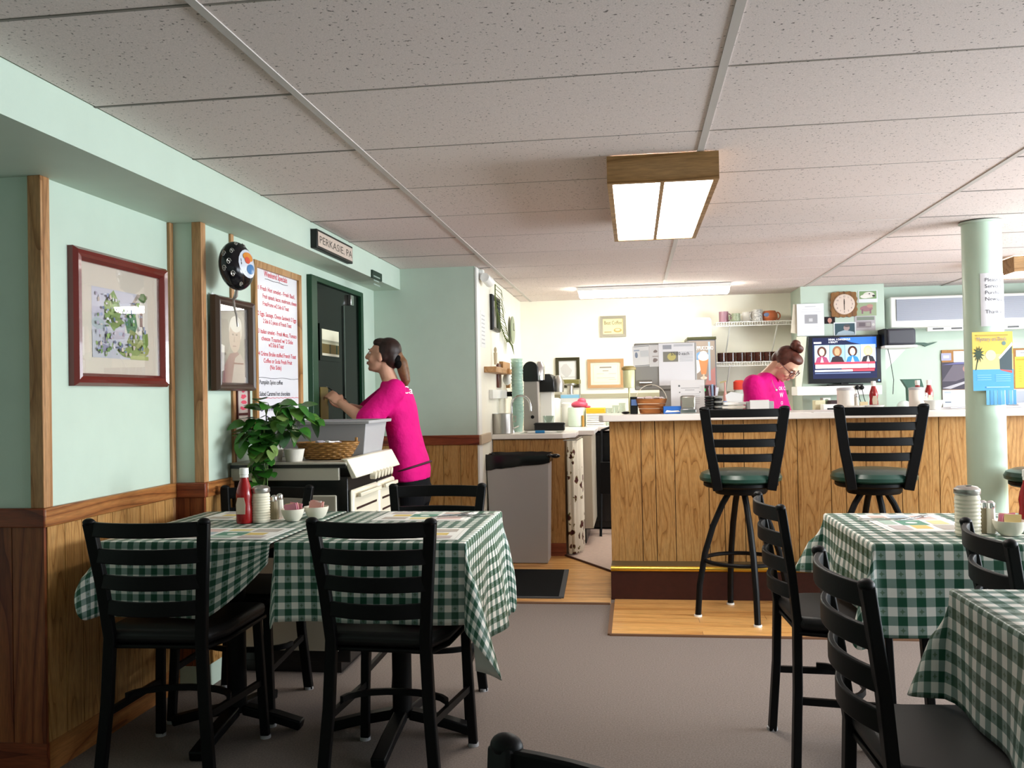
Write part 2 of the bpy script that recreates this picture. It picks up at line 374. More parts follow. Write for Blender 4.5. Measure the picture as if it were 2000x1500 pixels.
board_x(w2, Y2, X1+.012, X2+.012, CAPB, .07, m=OAKD); bx('cap_rail', (X1+.022, Y2-.022, CAPB), (X2+.02, Y2, CAPT), OAKRX, w2, .004)
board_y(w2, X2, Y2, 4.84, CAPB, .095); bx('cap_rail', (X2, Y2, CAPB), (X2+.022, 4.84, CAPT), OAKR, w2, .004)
ce0, ce1 = ay(880, 869, YE).z, ay(880, 850, YE).z
board_x(we, YE, X2, X3-.012, ce0, .13); bx('cap_rail', (X2, YE-.022, ce0), (X3+.004, YE, ce1), OAKRX, we, .004)
bx('cap_return', (X3, YE-.018, ce0), (X3+.02, YE+.4, ce1), mat('cap_return', 'b9a58c', .5), w3, .004)
# vertical corner trims of the left wall
TR = wood('trim_wood', 'bd8f63', 'ad7d50', '8e6038', 'z', .5)
def trim(name, a, b_, wall): bx(name, a, b_, TR, wall, .002)
trim('corner_trim', (X1-.035, Y1-.012, CAPT), (X1+.012, Y1, ZS), wn); trim('corner_trim', (X1, Y1, CAPT), (X1+.012, Y1+.035, ZS), wl)
trim('corner_trim', (X1, Y2-.03, .1), (X1+.014, Y2-.001, ZS), wl)
trim('corner_trim', (X2-.03, Y2-.012, CAPT), (X2+.012, Y2, ZS), w2); trim('corner_trim', (X2, Y2, CAPT), (X2+.012, Y2+.03, ZS), w2)
yb = ax(451, 600, X2).y; trim('wall_batten', (X2, yb-.014, CAPT), (X2+.012, yb+.014, ZS), w2)
# ------------------------------------------------------------------ the bar
bar = wthing('bar_counter', 'long bar with oak plank front, white top and dark brown foot step', 'bar', (2.2, 5.7, 0))
BX0, BY, BS = -.155, 5.52, 5.27
bx('body', (BX0+.02, BY+.013, 0), (XR-.005, 5.95, 1.03), BROWN, bar)
x = BX0; k = 0; ws = [.19, .085, .115, .20, .09, .12, .21, .10, .19, .085, .115, .20, .09, .12, .21, .10]
while x < XR-.02:
    w_ = ws[k % len(ws)]; k += 1; x1 = min(x+w_, XR-.005)
    bx('front_board', (x+.0022, BY, .18), (x1-.0022, BY+.012, 1.03), OAK, bar); x = x1
for i in range(3): bx('end_board', (BX0, BY+.013+i*.145, .0), (BX0+.018, BY+.156+i*.145, 1.03), OAK, bar)
t = MB(); yy = [5.43, 5.99]; t.prism([(-.215, yy[0]+.03), (-.19, yy[0]), (XR-.005, yy[0]), (XR-.005, yy[1]), (-.215, yy[1])], (0, 0, 1.031), (1, 0, 0), (0, 1, 0), .04); t.build('bar_top', mat('white_laminate', 'e9e1db', .3, .45), bar, bevel=.005)
bx('foot_step', (BX0, BS, 0), (XR-.005, BY+.012, .165), BROWN, bar)
bx('step_tread', (BX0, BS+.02, .166), (XR-.005, BY-.001, .18), mat('step_tread', '5a4a2e', .5), bar)
b = MB(); b.tube([(BX0, BS+.004, .18), (XR-.01, BS+.004, .18)], .016, 12); b.build('brass_nosing', mat('brass', 'd9b34a', .3, .5, 1), bar)
# ------------------------------------------------------------------ column
col = wthing('support_column', 'round mint green column standing in front of the bar', 'column', (1.885, 5.15, 0))
CXC, CYC, CRD = 1.88, 5.15, .098
b = MB(); b.lathe([(CRD, 0), (CRD, CH)], (CXC, CYC, 0), 48); b.build('shaft', mat('column_paint', 'bfd6c2', .35, .4, noise=.04, nscale=8), col)
b = MB(); b.lathe([(CRD+.012, 0), (CRD+.012, .08), (CRD+.001, .09)], (CXC, CYC, 0), 48); b.build('base_ring', MINT, col)
b = MB(); b.lathe([(CRD+.001, 0), (CRD+.012, .006), (CRD+.012, .012)], (CXC, CYC, CH-.012), 48); b.build('ceiling_collar', MINT, col)
# ------------------------------------------------------------------ ceiling lights
DIFF = mat('light_diffuser', 'fffaf0', .5, emit=13)
def box_light(name, label, x0, x1, y0, y1, skew=0):
    r = wthing(name, label, 'ceiling light', ((x0+x1)/2, (y0+y1)/2, CH-.11)); z0, z1 = CH-.105, CH-.001; w = .02
    for nm, a, c in (('frame_front', (x0, y0, z0), (x1, y0+w, z1)), ('frame_back', (x0, y1-w, z0), (x1, y1, z1)), ('frame_side', (x0, y0+w, z0), (x0+w, y1-w, z1)), ('frame_side', (x1-w, y0+w, z0), (x1, y1-w, z1))): bx(nm, a, c, BOXW, r)
    xm = (x0+x1)/2; bx('centre_bar', (xm-.008, y0+w, z0+.002), (xm+.008, y1-w, z0+.02), BOXW, r)
    bx('diffuser', (x0+w, y0+w, z0+.006), (xm-.008, y1-w, z0+.012), DIFF, r); bx('diffuser', (xm+.008, y0+w, z0+.006), (x1-w, y1-w, z0+.012), DIFF, r)
    return r
pA = az(1186, 362, CH-.105); pB = az(1406, 346, CH-.105); pC = az(1206, 472, CH-.105)
box_light('wood_framed_light', 'wood framed fluorescent box light above the carpet aisle', pA.x, pB.x, (pA.y+pB.y)/2, pC.y)
pD = az(1981, 530, CH-.105)
box_light('wood_framed_light', 'wood framed box light beyond the column near the air conditioner', pD.x, pD.x+1.2, pD.y, pD.y+.47)
pE = az(1128, 578, CH-.07); pF = az(1424, 572, CH-.07)
r = wthing('strip_light', 'bare white fluorescent strip light near the cream back wall', 'ceiling light', ((pE.x+pF.x)/2, pE.y+.12, CH-.07))
b = MB(); b.box((pE.x, pE.y, CH-.03), (pF.x, pE.y+.24, CH-.001)); b.build('housing', WHITE, r, smooth=False)
b = MB()
prof = [(0, .03), (.02, .06), (.06, .075), (.18, .075), (.22, .06), (.24, .03)]
b.prism([(p[0], -p[1]) for p in prof], (pE.x+.01, pE.y, CH), (0, 1, 0), (0, 0, 1), pF.x-pE.x-.02); b.build('diffuser', mat('strip_diffuser', 'fffdf0', .5, emit=18), r, bevel=.004)
# ================================================================== chairs and stools
def slat(z, hw, yb, h=.046, bow=.045, t=.014):
    b = MB(); pts = []
    for i in range(11):
        u = -1 + i*.2; pts.append((u*hw, yb - bow*(1-u*u), z))
    b.bar(pts, h, t, (0, 0, 1)); return b
def make_chair():
    r = thing('dining_chair', 'x', 'chair')
    for s in (-1, 1):
        b = MB(); b.bar([(s*.182, -.215, 0), (s*.160, -.200, .25), (s*.150, -.195, .46), (s*.163, -.212, .62), (s*.186, -.245, .83)], .036, .026, (1, 0, 0)); p = b.build('back_post', BLACK, r, bevel=.004)
        b = MB(); b.ell((s*.1865, -.2455, .83), (.02, .016, .013)); b.build('post_cap', BLACK, p)
        b = MB(); b.bar([(s*.195, .205, 0), (s*.178, .185, .43)], .03, .026, (1, 0, 0)); l = b.build('front_leg', BLACK, r, bevel=.004)
        b = MB(); b.lathe([(.019, 0), (.019, .012)], (s*.195, .205, -.001), 12); b.build('foot_glide', GREYP, l)
        b = MB(); b.lathe([(.019, 0), (.019, .012)], (s*.182, -.215, -.001), 12); b.build('foot_glide', GREYP, p)
        b = MB(); b.bar([(s*.166, -.2, .22), (s*.186, .195, .20)], .022, .014, (0, 0, 1)); b.build('side_stretcher', BLACK, r)
    for k in range(4):
        z = .808 - k*.083; hw = .186 - .09*(.83-z)
        slat(z, hw, -.243 + (.83-z)*.155).build('back_slat', BLACK, r, bevel=.003)
    b = MB(); pts = [(math.cos(a)*.175, -.06+.1*math.sin(a), .23) for a in [math.pi*i/10 for i in range(11)]]; b.bar(pts, .02, .012, (0, 0, 1)); b.build('curved_stretcher', BLACK, r)
    b = MB(); poly = [(.205, .21), (-.205, .21), (-.2, -.1), (-.17, -.195), (.17, -.195), (.2, -.1)]
    b.prism(poly[::-1], (0, 0, .425), (1, 0, 0), (0, 1, 0), .012); b.build('seat_frame', BLACK, r, bevel=.004)
    b = MB(); b.prism(poly[::-1], (0, 0, .438), (1, 0, 0), (0, 1, 0), .045); b.build('seat', VINYLB, r, bevel=.018)
    return r
ch0 = make_chair(); used = [False]
def chair(mx, my, rz, label):
    # mx,my: middle of the back at the top; rz: facing (0 = +Y)
    d = V((-math.sin(rz), math.cos(rz))); loc = (mx + d.x*.245, my + d.y*.245, 0)
    if not used[0]: used[0] = True; ch0.location = loc; ch0.rotation_euler = (0, 0, rz); ch0['label'] = label; return ch0
    return dup(ch0, loc, rz, label)
R_ = math.radians
chair(-1.503, 2.60, R_(2), 'black ladder-back chair pushed in beside the oak wainscot, its back to the aisle')
chair(-.79, 2.61, R_(-3), 'black ladder-back chair at the hanging corner of the long checked table')
chair(-1.543, 3.615, R_(180), 'black ladder-back chair between the white stove and the checked table, behind the ketchup bottle')
chair(-.815, 3.645, R_(181), 'black ladder-back chair between the checked table and the woman by the door')
chair(.44, 3.10, R_(-87), 'black ladder-back chair at the checked table side toward the bar stools')
chair(.42, 1.955, R_(-88), 'black ladder-back chair beside the checked table with the leaning fold')
chair(.88, 2.425, R_(-94.6), 'black ladder-back chair standing between the two checked tables by the column')
chair(-.005, .815, R_(137), 'black ladder-back chair standing alone in the aisle on the carpet')
def make_stool():
    r = thing('bar_stool', 'x', 'bar stool', group='stools at the bar')
    for k in range(4):
        a = R_(10+90*k); c, s = math.cos(a), math.sin(a); pts = [(c*q, s*q, z) for q, z in ((.06, .665), (.10, .60), (.155, .48), (.20, .34), (.232, .17), (.245, .0))]
        b = MB(); b.tube(pts, .0165, 10); l = b.build('leg', BLACK, r)
        b = MB(); b.lathe([(.021, -.001), (.021, .014)], (c*.245, s*.245, 0), 12); b.build('foot_glide', WHITE, l)
    b = MB(); pts = [(math.cos(t)*.198, math.sin(t)*.198, .30) for t in [2*math.pi*i/32 for i in range(33)]]; b.tube(pts, .011, 8, cap=False); b.build('foot_ring', BLACK, r)
    b = MB(); b.lathe([(.0, .655), (.13, .655), (.14, .67), (.14, .69), (0, .69)], n=24); b.build('swivel_plate', BLACK, r)
    b = MB(); b.lathe([(0, .692), (.185, .692), (.195, .70), (.195, .715), (0, .715)], n=32); b.build('seat_base', BLACK, r)
    b = MB(); b.lathe([(0, .716), (.19, .716), (.213, .728), (.216, .745), (.205, .765), (.17, .78), (.09, .787), (0, .788)], n=36); b.build('seat', VINYLG, r)
    for s in (-1, 1):
        b = MB(); b.bar([(s*.135, -.165, .69), (s*.146, -.185, .76), (s*.172, -.2, .9), (s*.200, -.235, 1.112)], .05, .03, (1, 0, 0)); p = b.build('back_post', BLACK, r, bevel=.004)
        b = MB(); b.ell((s*.2005, -.236, 1.112), (.026, .019, .012)); b.build('post_cap', BLACK, p)
    for k in range(4):
        z = 1.088 - k*.077; hw = .198 - .16*(1.112-z)
        slat(z, hw, -.233 + (1.112-z)*.16, .042, .03).build('back_slat', BLACK, r, bevel=.003)
    return r
st = make_stool(); st.location = (.555, 4.93, 0); st.rotation_euler = (0, 0, R_(0)); st['label'] = 'black metal bar stool with green vinyl seat, in front of the napkin box and papers'
for ch in st.children:
    pass
dup(st, (1.235, 4.92, 0), R_(-4), 'black bar stool with green seat before the first ketchup bottle on the bar')
dup(st, (ay(1966, 915, 4.85).x+.213, 4.85, 0), R_(70), 'black metal bar stool with green vinyl seat, beyond the mint column')
# ================================================================== tables and cloths
GING = gingham(); BACKING = mat('cloth_backing', 'd9d6d0', .8, .1)
def table(name, label, x0, x1, y0, y1):
    cx, cy = (x0+x1)/2, (y0+y1)/2; r = thing(name, label, 'table', (cx, cy, 0)); hx, hy = (x1-x0)/2-.008, (y1-y0)/2-.008
    bx('table_top', (-hx, -hy, .715), (hx, hy, .742), mat('table_top', '3a2a20', .5), r, .004)
    b = MB(); b.lathe([(.035, .06), (.035, .69), (.11, .70), (.11, .714)], n=16); b.build('pedestal', BLACK, r)
    for k in range(4):
        a = R_(90*k); c, s = math.cos(a), math.sin(a); L_ = (hx if k % 2 == 0 else hy)*.86
        b = MB(); b.bar([(c*.03, s*.03, .07), (c*L_*.6, s*L_*.6, .045), (c*L_, s*L_, .018)], .05, .035, (-s, c, 0)); b.build('base_foot', BLACK, r, bevel=.006)
    return r
def cloth(name, label, x0, x1, y0, y1, ov, seed=1, flare=None, z=.7425, N=64, lift=None, chk=.042):
    # ov = overhang on (x-, x+, y-, y+); flare = {(sx,sy): (outward share, twist)} for the corner folds
    rnd = random.Random(seed); cx, cy = (x0+x1)/2, (y0+y1)/2; ha, hb = (x1-x0)/2, (y1-y0)/2
    def line(h, o0, o1):      # grid lines, with exact ones along the table edge
        a = [-h-o0*(1-(i/18)**1.0) for i in range(18)]; c = [-h+2*h*i/28 for i in range(29)]; e = [h+o1*(i+1)/18 for i in range(18)]
        return sorted(set(round(q, 6) for q in a + [-h-.004, h+.004] + c + e))
    us, vs_ = line(ha, ov[0], ov[1]), line(hb, ov[2], ov[3]); NU, NV = len(us)-1, len(vs_)-1
    P = [[rnd.uniform(0, 6.28) for _ in range(3)] for _ in range(4)]
    b = MB(); b.uv = []
    for v in vs_:
        for u0 in us:
            u = u0
            du = max(abs(u)-ha, 0); dv = max(abs(v)-hb, 0); sx = 1 if u > 0 else -1; sy = 1 if v > 0 else -1
            if du > 0 and dv > 0:      # rounded cloth corner
                q_ = ((du/ov[0 if sx < 0 else 1])**5 + (dv/ov[2 if sy < 0 else 3])**5)**(1/5); m_ = max(du/ov[0 if sx < 0 else 1], dv/ov[2 if sy < 0 else 3])/q_
                du *= m_; dv *= m_; u = sx*(ha+du); v_ = sy*(hb+dv)
            else: v_ = v
            if du == 0 and dv == 0: p = V((u, v, 0))
            elif dv == 0 or du == 0:
                d = du or dv; t = v if dv == 0 else u; k = (0 if sx < 0 else 1) if dv == 0 else (2 if sy < 0 else 3)
                tight = .12 if k == 0 and .15 < ov[k] < .2 else 1; out = .006*tight + tight*d*(.06 + .05*math.sin(t*9+P[k][0]) + .03*math.sin(t*23+P[k][1]))*min(1, d*8)
                dr = math.sqrt(max(d*d - (out-.006*tight)**2, 0))
                if d < .012: out = .006*tight*math.sin(d/.012*1.57); dr = d*.8
                p = V((sx*(ha+out), v, -dr)) if dv == 0 else V((u, sy*(hb+out), -dr))
            else:
                rr = math.hypot(du, dv); a = math.atan2(dv, du); fl, tw = (flare or {}).get((sx, sy), (.5, 0))
                share = .06 + (fl-.06)*math.sin(2*a)**1.4
                out = .006 + rr*share*min(1, rr*8); a2 = a + tw*math.sin(2*a)
                p = V((sx*(ha+out*math.cos(a2)), sy*(hb+out*math.sin(a2)), -math.sqrt(max(rr*rr-(out-.006)**2, 0))))
            if lift and p.z < 0: p.z *= lift(u, v)
            b.v.append((p.x, p.y, p.z)); b.uv.append(((u+10)*.047/chk, (v_+10)*.047/chk))
    for j in range(NV):
        for i in range(NU):
            q = j*(NU+1)+i; b.f.append((q, q+1, q+NU+2, q+NU+1)); b.m.append(0)
    o = b.build(name, [GING, BACKING], None, ang=180, loc=(cx, cy, z)); tag(o, label, 'tablecloth')
    s = o.modifiers.new('thickness', 'SOLIDIFY'); s.thickness = .0016; s.offset = 1; s.material_offset = 1; s.use_rim = True
    s.offset = -1
    return o
LX0, LXM, LX1, LY0, LY1 = -1.765, -1.165, -.535, 2.765, 3.525
table('dining_table', 'pedestal table under the checked cloth by the oak wainscot', LX0, LXM-.009, LY0, LY1)
table('dining_table', 'pedestal table under the checked cloth with the long hanging corner', LXM+.009, LX1, LY0, LY1)
cloth('tablecloth', 'green and white checked cloth against the oak wainscot, pulled up at its inner corner', LX0, LXM-.009, LY0, LY1, (.12, .012, .245, .12), 3, {(-1, -1): (.42, .1), (1, -1): (.1, 0)}, lift=lambda u, v: 1 - .75*max(0, min(1, (u-.08)/.22))**1.3)
cloth('tablecloth', 'green and white checked cloth with a long corner hanging into the carpet aisle', LXM+.012, LX1, LY0, LY1, (.18, .40, .252, .14), 5, {(1, -1): (.50, .30), (-1, -1): (.08, 0), (1, 1): (.22, 0)})
RX0, RX1, RY0, RY1 = .69, 1.42, 2.765, 3.45
table('dining_table', 'pedestal table under the checked cloth nearest the mint column', RX0, RX1, RY0, RY1)
cloth('tablecloth', 'green and white checked cloth on the table nearest the mint column', RX0, RX1, RY0, RY1, (.22, .2, .27, .2), 8, {(-1, -1): (.34, -.1), (-1, 1): (.5, 0)}, chk=.054)
SX0, SX1, SY0, SY1 = .705, 1.43, 1.42, 2.155
table('dining_table', 'pedestal table under the checked cloth with a spoon and fork on paper mat', SX0, SX1, SY0, SY1)
cloth('tablecloth', 'green and white checked cloth draped over the table with the leaning fold', SX0, SX1, SY0, SY1, (.25, .2, .2, .22), 11, {(-1, 1): (.40, .2), (-1, -1): (.4, 0)}, chk=.05)
ZT = .7435
# ---- paper place mats, cutlery
def placemat(label, cx, cy, rz, w=.36, h=.25, z=ZT):
    c, s = math.cos(rz), math.sin(rz); ux = V((c, s, 0)); uy = V((-s, c, 0)); O = V((cx, cy, z)) - ux*w/2 - uy*h/2
    sh = [('r', 'd8d8d2', .03, .04, .97, .96), ('r', 'efeee9', .04, .055, .96, .945), ('r', '5f8f7a', .38, .30, .66, .62), ('e', 'dfe6df', .52, .46, .05, .07), ('r', 'd9bf74', .67, .36, .86, .56), ('r', 'dcc0b9', .08, .62, .34, .88), ('r', 'a9b6bf', .08, .34, .34, .58), ('r', 'ddd09a', .40, .68, .62, .88), ('r', 'b9b0a6', .66, .64, .92, .88), ('r', 'c5b2a8', .08, .10, .34, .30), ('r', 'a8bcae', .38, .10, .62, .26), ('r', 'bfb3b0', .68, .10, .92, .30)]
    o = sheet('paper_placemat', O, ux*w, uy*h, 'efeeea', sh, t=.0008); return tag(o, label, 'placemat')
def cutlery(kind, label, x, y, rz, z=ZT+.0016, L=.17):
    r = thing(kind, label, kind, (x, y, z), rz, 'cutlery on the tables'); b = MB()
    if kind == 'fork':
        b.bar([(-L/2, 0, .003), (0, 0, .004), (L*.2, 0, .005)], .011, .002, (0, 1, 0)); b.build('handle', CHROME, r)
        b = MB(); b.box((L*.2, -.011, .003), (L*.3, .011, .006))
        for q in (-.009, -.003, .003, .009): b.box((L*.3, q-.0014, .003), (L*.5, q+.0014, .005))
        b.build('tines', CHROME, r, smooth=False)
    elif kind == 'spoon':
        b.bar([(-L/2, 0, .003), (0, 0, .004), (L*.28, 0, .005)], .010, .002, (0, 1, 0)); b.build('handle', CHROME, r)
        b = MB(); b.ell((L*.39, 0, .006), (.03, .019, .005)); b.build('bowl', CHROME, r)
    else:
        b.bar([(-L/2, 0, .003), (-.01, 0, .004)], .012, .005, (0, 1, 0)); b.build('handle', CHROME, r)
        b = MB(); b.prism([(-.01, -.006), (L*.45, -.008), (L*.5, 0), (L*.46, .007), (-.01, .007)], (0, 0, .003), (1, 0, 0), (0, 1, 0), .0015); b.build('blade', CHROME, r, smooth=False)
    return r
placemat('printed paper placemat beside the ketchup bottle on the wainscot table', -1.38, 2.93, R_(-1))
placemat('printed paper placemat beyond the sugar jar on the wainscot table', -1.50, 3.38, R_(178))
placemat('printed paper placemat under the knife near the stove-side chair', -.80, 3.37, R_(179))
placemat('printed paper placemat behind the chair at the hanging cloth corner', -.75, 2.93, R_(2))
placemat('printed paper placemat with fork, by the sugar jar near the column', .93, 3.20, R_(-88), .40, .27)
placemat('printed paper placemat on the table with the leaning fold', 1.0, 1.9, R_(-90), .38, .27)
cutlery('spoon', 'spoon lying across the placemat near the stove-side chair', -.70, 3.36, R_(35)); cutlery('knife', 'knife lying beside the spoon on the placemat', -.66, 3.33, R_(20)); cutlery('fork', 'fork lying beside the knife near the stove-side chair', -.62, 3.36, R_(15))
cutlery('knife', 'long knife on the placemat near the column', .86, 3.26, R_(8), L=.2); cutlery('fork', 'fork propped beside the knife near the column', .96, 3.29, R_(38))
cutlery('spoon', 'spoon on the placemat of the table with the leaning fold', .93, 1.97, R_(-25)); cutlery('fork', 'fork on the placemat of the table with the leaning fold', .97, 1.93, R_(-20))
# ---- condiments
def ketchup(loc, label, s=1, clear=False):
    r = thing('ketchup_bottle', label, 'ketchup bottle', loc, 0, 'ketchup bottles'); k = s
    b = MB(); b.lathe([(0, 0), (.027*k, 0), (.030*k, .006), (.030*k, .05*k), (.027*k, .075*k), (.030*k, .10*k), (.026*k, .125*k), (.016*k, .155*k), (.0145*k, .165*k)], n=24); b.build('body', KETCH, r)
    b = MB(); b.lathe([(.0155*k, .166*k), (.0155*k, .176*k)], n=20); b.build('neck_label', WHITE, r)
    b = MB(); b.lathe([(.0165*k, .177*k), (.017*k, .179*k), (.016*k, .20*k), (0, .201*k)], n=20); b.build('cap', WHITE, r)
    b = MB(); b.prism([(-.016*k, .035*k), (.016*k, .035*k), (.018*k, .07*k), (.012*k, .095*k), (-.012*k, .095*k), (-.018*k, .07*k)], (0, -.0315*k, 0), (1, 0, 0), (0, 0, 1), .001); b.build('front_label', mat('bottle_label', 'c9b9a4', .5), r, smooth=False)
    return r
def sugar_jar(loc, label, h=.125, rr=.034):
    r = thing('sugar_jar', label, 'sugar jar', loc, 0, 'ribbed sugar jars'); b = MB(); pr = [(0, 0), (rr*.92, 0)]
    n = 10
    for i in range(n): z = .004 + (h-.02)*i/n; d = (h-.02)/n; pr += [(rr*.94, z), (rr, z+d*.5)]
    pr += [(rr*.94, h-.014), (rr*.88, h-.008)]
    b.lathe(pr, n=28); b.build('ribbed_glass', mat('sugar_glass', 'e3dcc6', .16, .5), r)
    b = MB(); b.lathe([(rr*.95, h-.009), (rr*1.02, h-.004), (rr*1.0, h+.008), (rr*.75, h+.016), (0, h+.02)], n=28); l = b.build('metal_lid', STEEL, r)
    b = MB(); b.prism([(-.008, -.004), (.008, -.004), (.008, .006), (-.008, .006)], (0, -rr*.3, h+.0185), (1, 0, 0), (0, 1, 0), .002); b.build('flap', STEEL, l, smooth=False)
    return r
def shaker(loc, label, fill, h=.092):
    r = thing('shaker', label, 'shaker', loc, 0, 'salt and pepper shakers'); b = MB(); b.lathe([(0, 0), (.0175, 0), (.0175, .01), (.014, .045), (.0125, h-.022)], n=10); b.build('glass_body', fill, r, ang=20)
    b = MB(); b.lathe([(.0135, h-.023), (.0145, h-.018), (.013, h-.006), (.006, h), (0, h+.001)], n=16); b.build('metal_cap', CHROME, r); return r
PEP = mat('pepper_fill', '8a7f66', .3); SALT = mat('salt_fill', 'dcd8cb', .25)
def packet_bowl(loc, label, pk_cols, rr=.042):
    r = thing('packet_bowl', label, 'bowl', loc, 0, 'small white bowls'); b = MB(); b.lathe([(0, 0), (rr*.55, 0), (rr*.8, .012), (rr, .036), (rr*1.03, .045), (rr*.97, .045), (rr*.9, .03), (rr*.5, .01), (0, .009)], n=24); b.build('bowl_body', mat('bowl_cream', 'e0dac8', .3), r)
    rnd = random.Random(len(label)); 
    for i, c in enumerate(pk_cols):
        y = -.016 + .032*i/max(1, len(pk_cols)-1); M_ = Matrix.Translation((rnd.uniform(-.004, .004), y, .035)) @ Matrix.Rotation(rnd.uniform(-.25, .25), 4, 'Y') @ Matrix.Rotation(rnd.uniform(-.2, .2), 4, 'X')
        b = MB(); b.box((-.024, -.0018, -.022), (.024, .0018, .03), 0, M_); b.build('sugar_packet', pm(c), r, smooth=False)
    return r
def on(px, py, z): return az(px, py, z)
zt = ZT + .0012
p = on(478, 1021, zt); ketchup((p.x, p.y, zt), 'red ketchup bottle with white cap on the wainscot table', 1.02)
p = on(510, 1019, zt); sugar_jar((p.x, p.y, zt), 'ribbed glass sugar jar beside the ketchup bottle on the wainscot table', .118, .0345)
p = on(536, 1014, zt); shaker((p.x, p.y, zt), 'pepper shaker beside the sugar jar on the wainscot table', PEP)
p = on(547, 1010, zt); shaker((p.x, p.y, zt), 'salt shaker between pepper shaker and packet bowl on the wainscot table', SALT)
p = on(572, 1017, zt); packet_bowl((p.x, p.y, zt), 'white bowl of pink sweetener packets on the wainscot table', ['d98fa0', 'd98fa0', 'e3c98a', 'd98fa0'])
p = on(618, 1012, zt); packet_bowl((p.x, p.y, zt), 'white bowl heaped with creamer cups and pink wrappers beside the packet bowl', ['e0a79b', 'eae6e0', 'd9938a', 'e3b9ae'], .046)
p = on(1891, 1046, zt); sugar_jar((p.x, p.y, zt), 'ribbed glass sugar jar with metal lid on the table near the column', .135, .0375)
p = on(1921, 1040, zt); shaker((p.x, p.y, zt), 'pepper shaker behind the sugar jar near the column', PEP, .1)
p = on(1936, 1041, zt); shaker((p.x, p.y, zt), 'salt shaker beside the packet bowl near the column', SALT, .1)
p = on(1972, 1045, zt); packet_bowl((p.x, p.y, zt), 'white bowl of coloured sweetener packets near the column', ['e3c98a', 'd98fa0', 'd98fa0', 'e0a79b'], .046)
p = on(2010, 1035, zt); ketchup((p.x, p.y, zt), 'red ketchup bottle behind the packet bowl near the column', .95)
# ================================================================== left wall
UY, UZ, UX = V((0, 1, 0)), V((0, 0, 1)), V((1, 0, 0))
def frame_on(name, label, X, y0, y1, z0, z1, fm, fw_, fd, cat='picture', axis='x', steps=None, Yw=None):
    """picture frame of four mitred mouldings on a wall; returns root and inner rectangle"""
    if axis == 'x': r = wthing(name, label, cat, (X, (y0+y1)/2, z0)); O = V((X, y0, z0)); ux, uy = UY, UZ
    else: r = wthing(name, label, cat, ((y0+y1)/2, X, z0)); O = V((y0, X, z0)); ux, uy = UX, UZ
    w, h = y1-y0, z1-z0; n = ux.cross(uy)
    steps = steps or [(0, .6), (.25, 1), (.5, .8), (.75, .9), (1, .45)]
    pts = lambda f: [(f, f), (w-f, f), (w-f, h-f), (f, h-f)]
    rings = [[O+ux*a+uy*c for a, c in pts(0)]] + [[O+ux*a+uy*c+n*(fd*d) for a, c in pts(fw_*f)] for f, d in steps] + [[O+ux*a+uy*c+n*.002 for a, c in pts(fw_)]]
    for k, nm in enumerate(('rail_bottom', 'rail_side', 'rail_top', 'rail_side')):
        b = MB(); l = (k+1) % 4; vs = [q for rg in rings for q in (rg[k], rg[l])]; b.add(vs, [(2*i, 2*i+1, 2*i+3, 2*i+2) for i in range(len(rings)-1)] + [tuple(range(0, len(vs), 2))[::-1], tuple(range(1, len(vs), 2))]); b.build(nm, fm, r, smooth=False)
    return r, O + ux*fw_ + uy*fw_, ux*(w-2*fw_), uy*(h-2*fw_)
MAR = mat('maroon_frame', '6a241f', .25, .5, coat=.4); DKF = mat('dark_frame', '4a3a30', .3, .5)
PGL = thin_glass('picture_glass', 'ffffff', .07, .01)
def glass(O, ux, uy, r, off):
    n = ux.cross(uy).normalized(); b = MB(); b.prism([(0, 0), (1, 0), (1, 1), (0, 1)], O + n*off, ux, uy, .0015); b.build('glass', PGL, r, smooth=False)
a, c = ax(131, 484, X1), ax(315, 522, X1); d = ax(131, 756, X1); e = ax(314, 754, X1)
r, O, u, v = frame_on('framed_watercolour', 'maroon framed street watercolour with cream mat on the mint wall', X1, a.y, c.y, (d.z+e.z)/2, (a.z+c.z)/2, MAR, .045, .034)
L_ = []
rn = random.Random(4)
def blob(c_, x, y, w, h, n=9, j=.25):
    return ('p', c_, [(x+w*math.cos(6.283*i/n)*(1+rn.uniform(-j, j)), y+h*math.sin(6.283*i/n)*(1+rn.uniform(-j, j))) for i in range(n)])
x0, y0, x1, y1 = .16, .15, .86, .80
L_ = [('r', 'c5c3cf', x0, y0, x1, y1), ('r', 'bdb9c8', x0, .45, .42, .62), blob('aab4b8', .24, .46, .08, .06), blob('7f9a58', .40, .60, .10, .17), blob('95ac6a', .39, .66, .07, .10), blob('6f8746', .43, .50, .10, .06),
      ('p', 'd8d0c6', [(.55, .40), (.86, .40), (.86, .78), (.72, .80), (.58, .58)]), ('p', '9d8f86', [(.55, .56), (.72, .80), (.86, .80), (.86, .77), (.73, .76), (.57, .54)]), ('r', '8d6f6c', .75, .48, .79, .62), ('r', '7d6a70', .66, .56, .69, .62), blob('5c7a4a', .80, .77, .06, .04),
      blob('2d6f4c', .64, .48, .08, .12), blob('3c7c58', .63, .56, .05, .07), blob('7e8848', .66, .36, .09, .08), blob('97a35c', .46, .32, .09, .05), ('p', 'b9b9c4', [(x0, y0), (.48, y0), (.62, .40), (.28, .42), (x0, .40)]), blob('8f8ba6', .28, .24, .07, .05), blob('77708c', .32, .34, .02, .07), blob('9aa064', .78, .26, .08, .09), blob('7f9350', .62, .22, .16, .05), ('r', 'a8b070', .62, y0, x1, .19), blob('6e8a44', .82, .36, .04, .08)]
for k in range(130): L_.append(blob(rn.choice(['8c92ac', 'c9c6cf', '6d8a52', 'a59cae', '88a060', 'b7a9a0', '5f6c8a']), rn.uniform(.2, .82), rn.uniform(.18, .74), rn.uniform(.006, .018), rn.uniform(.006, .026)))
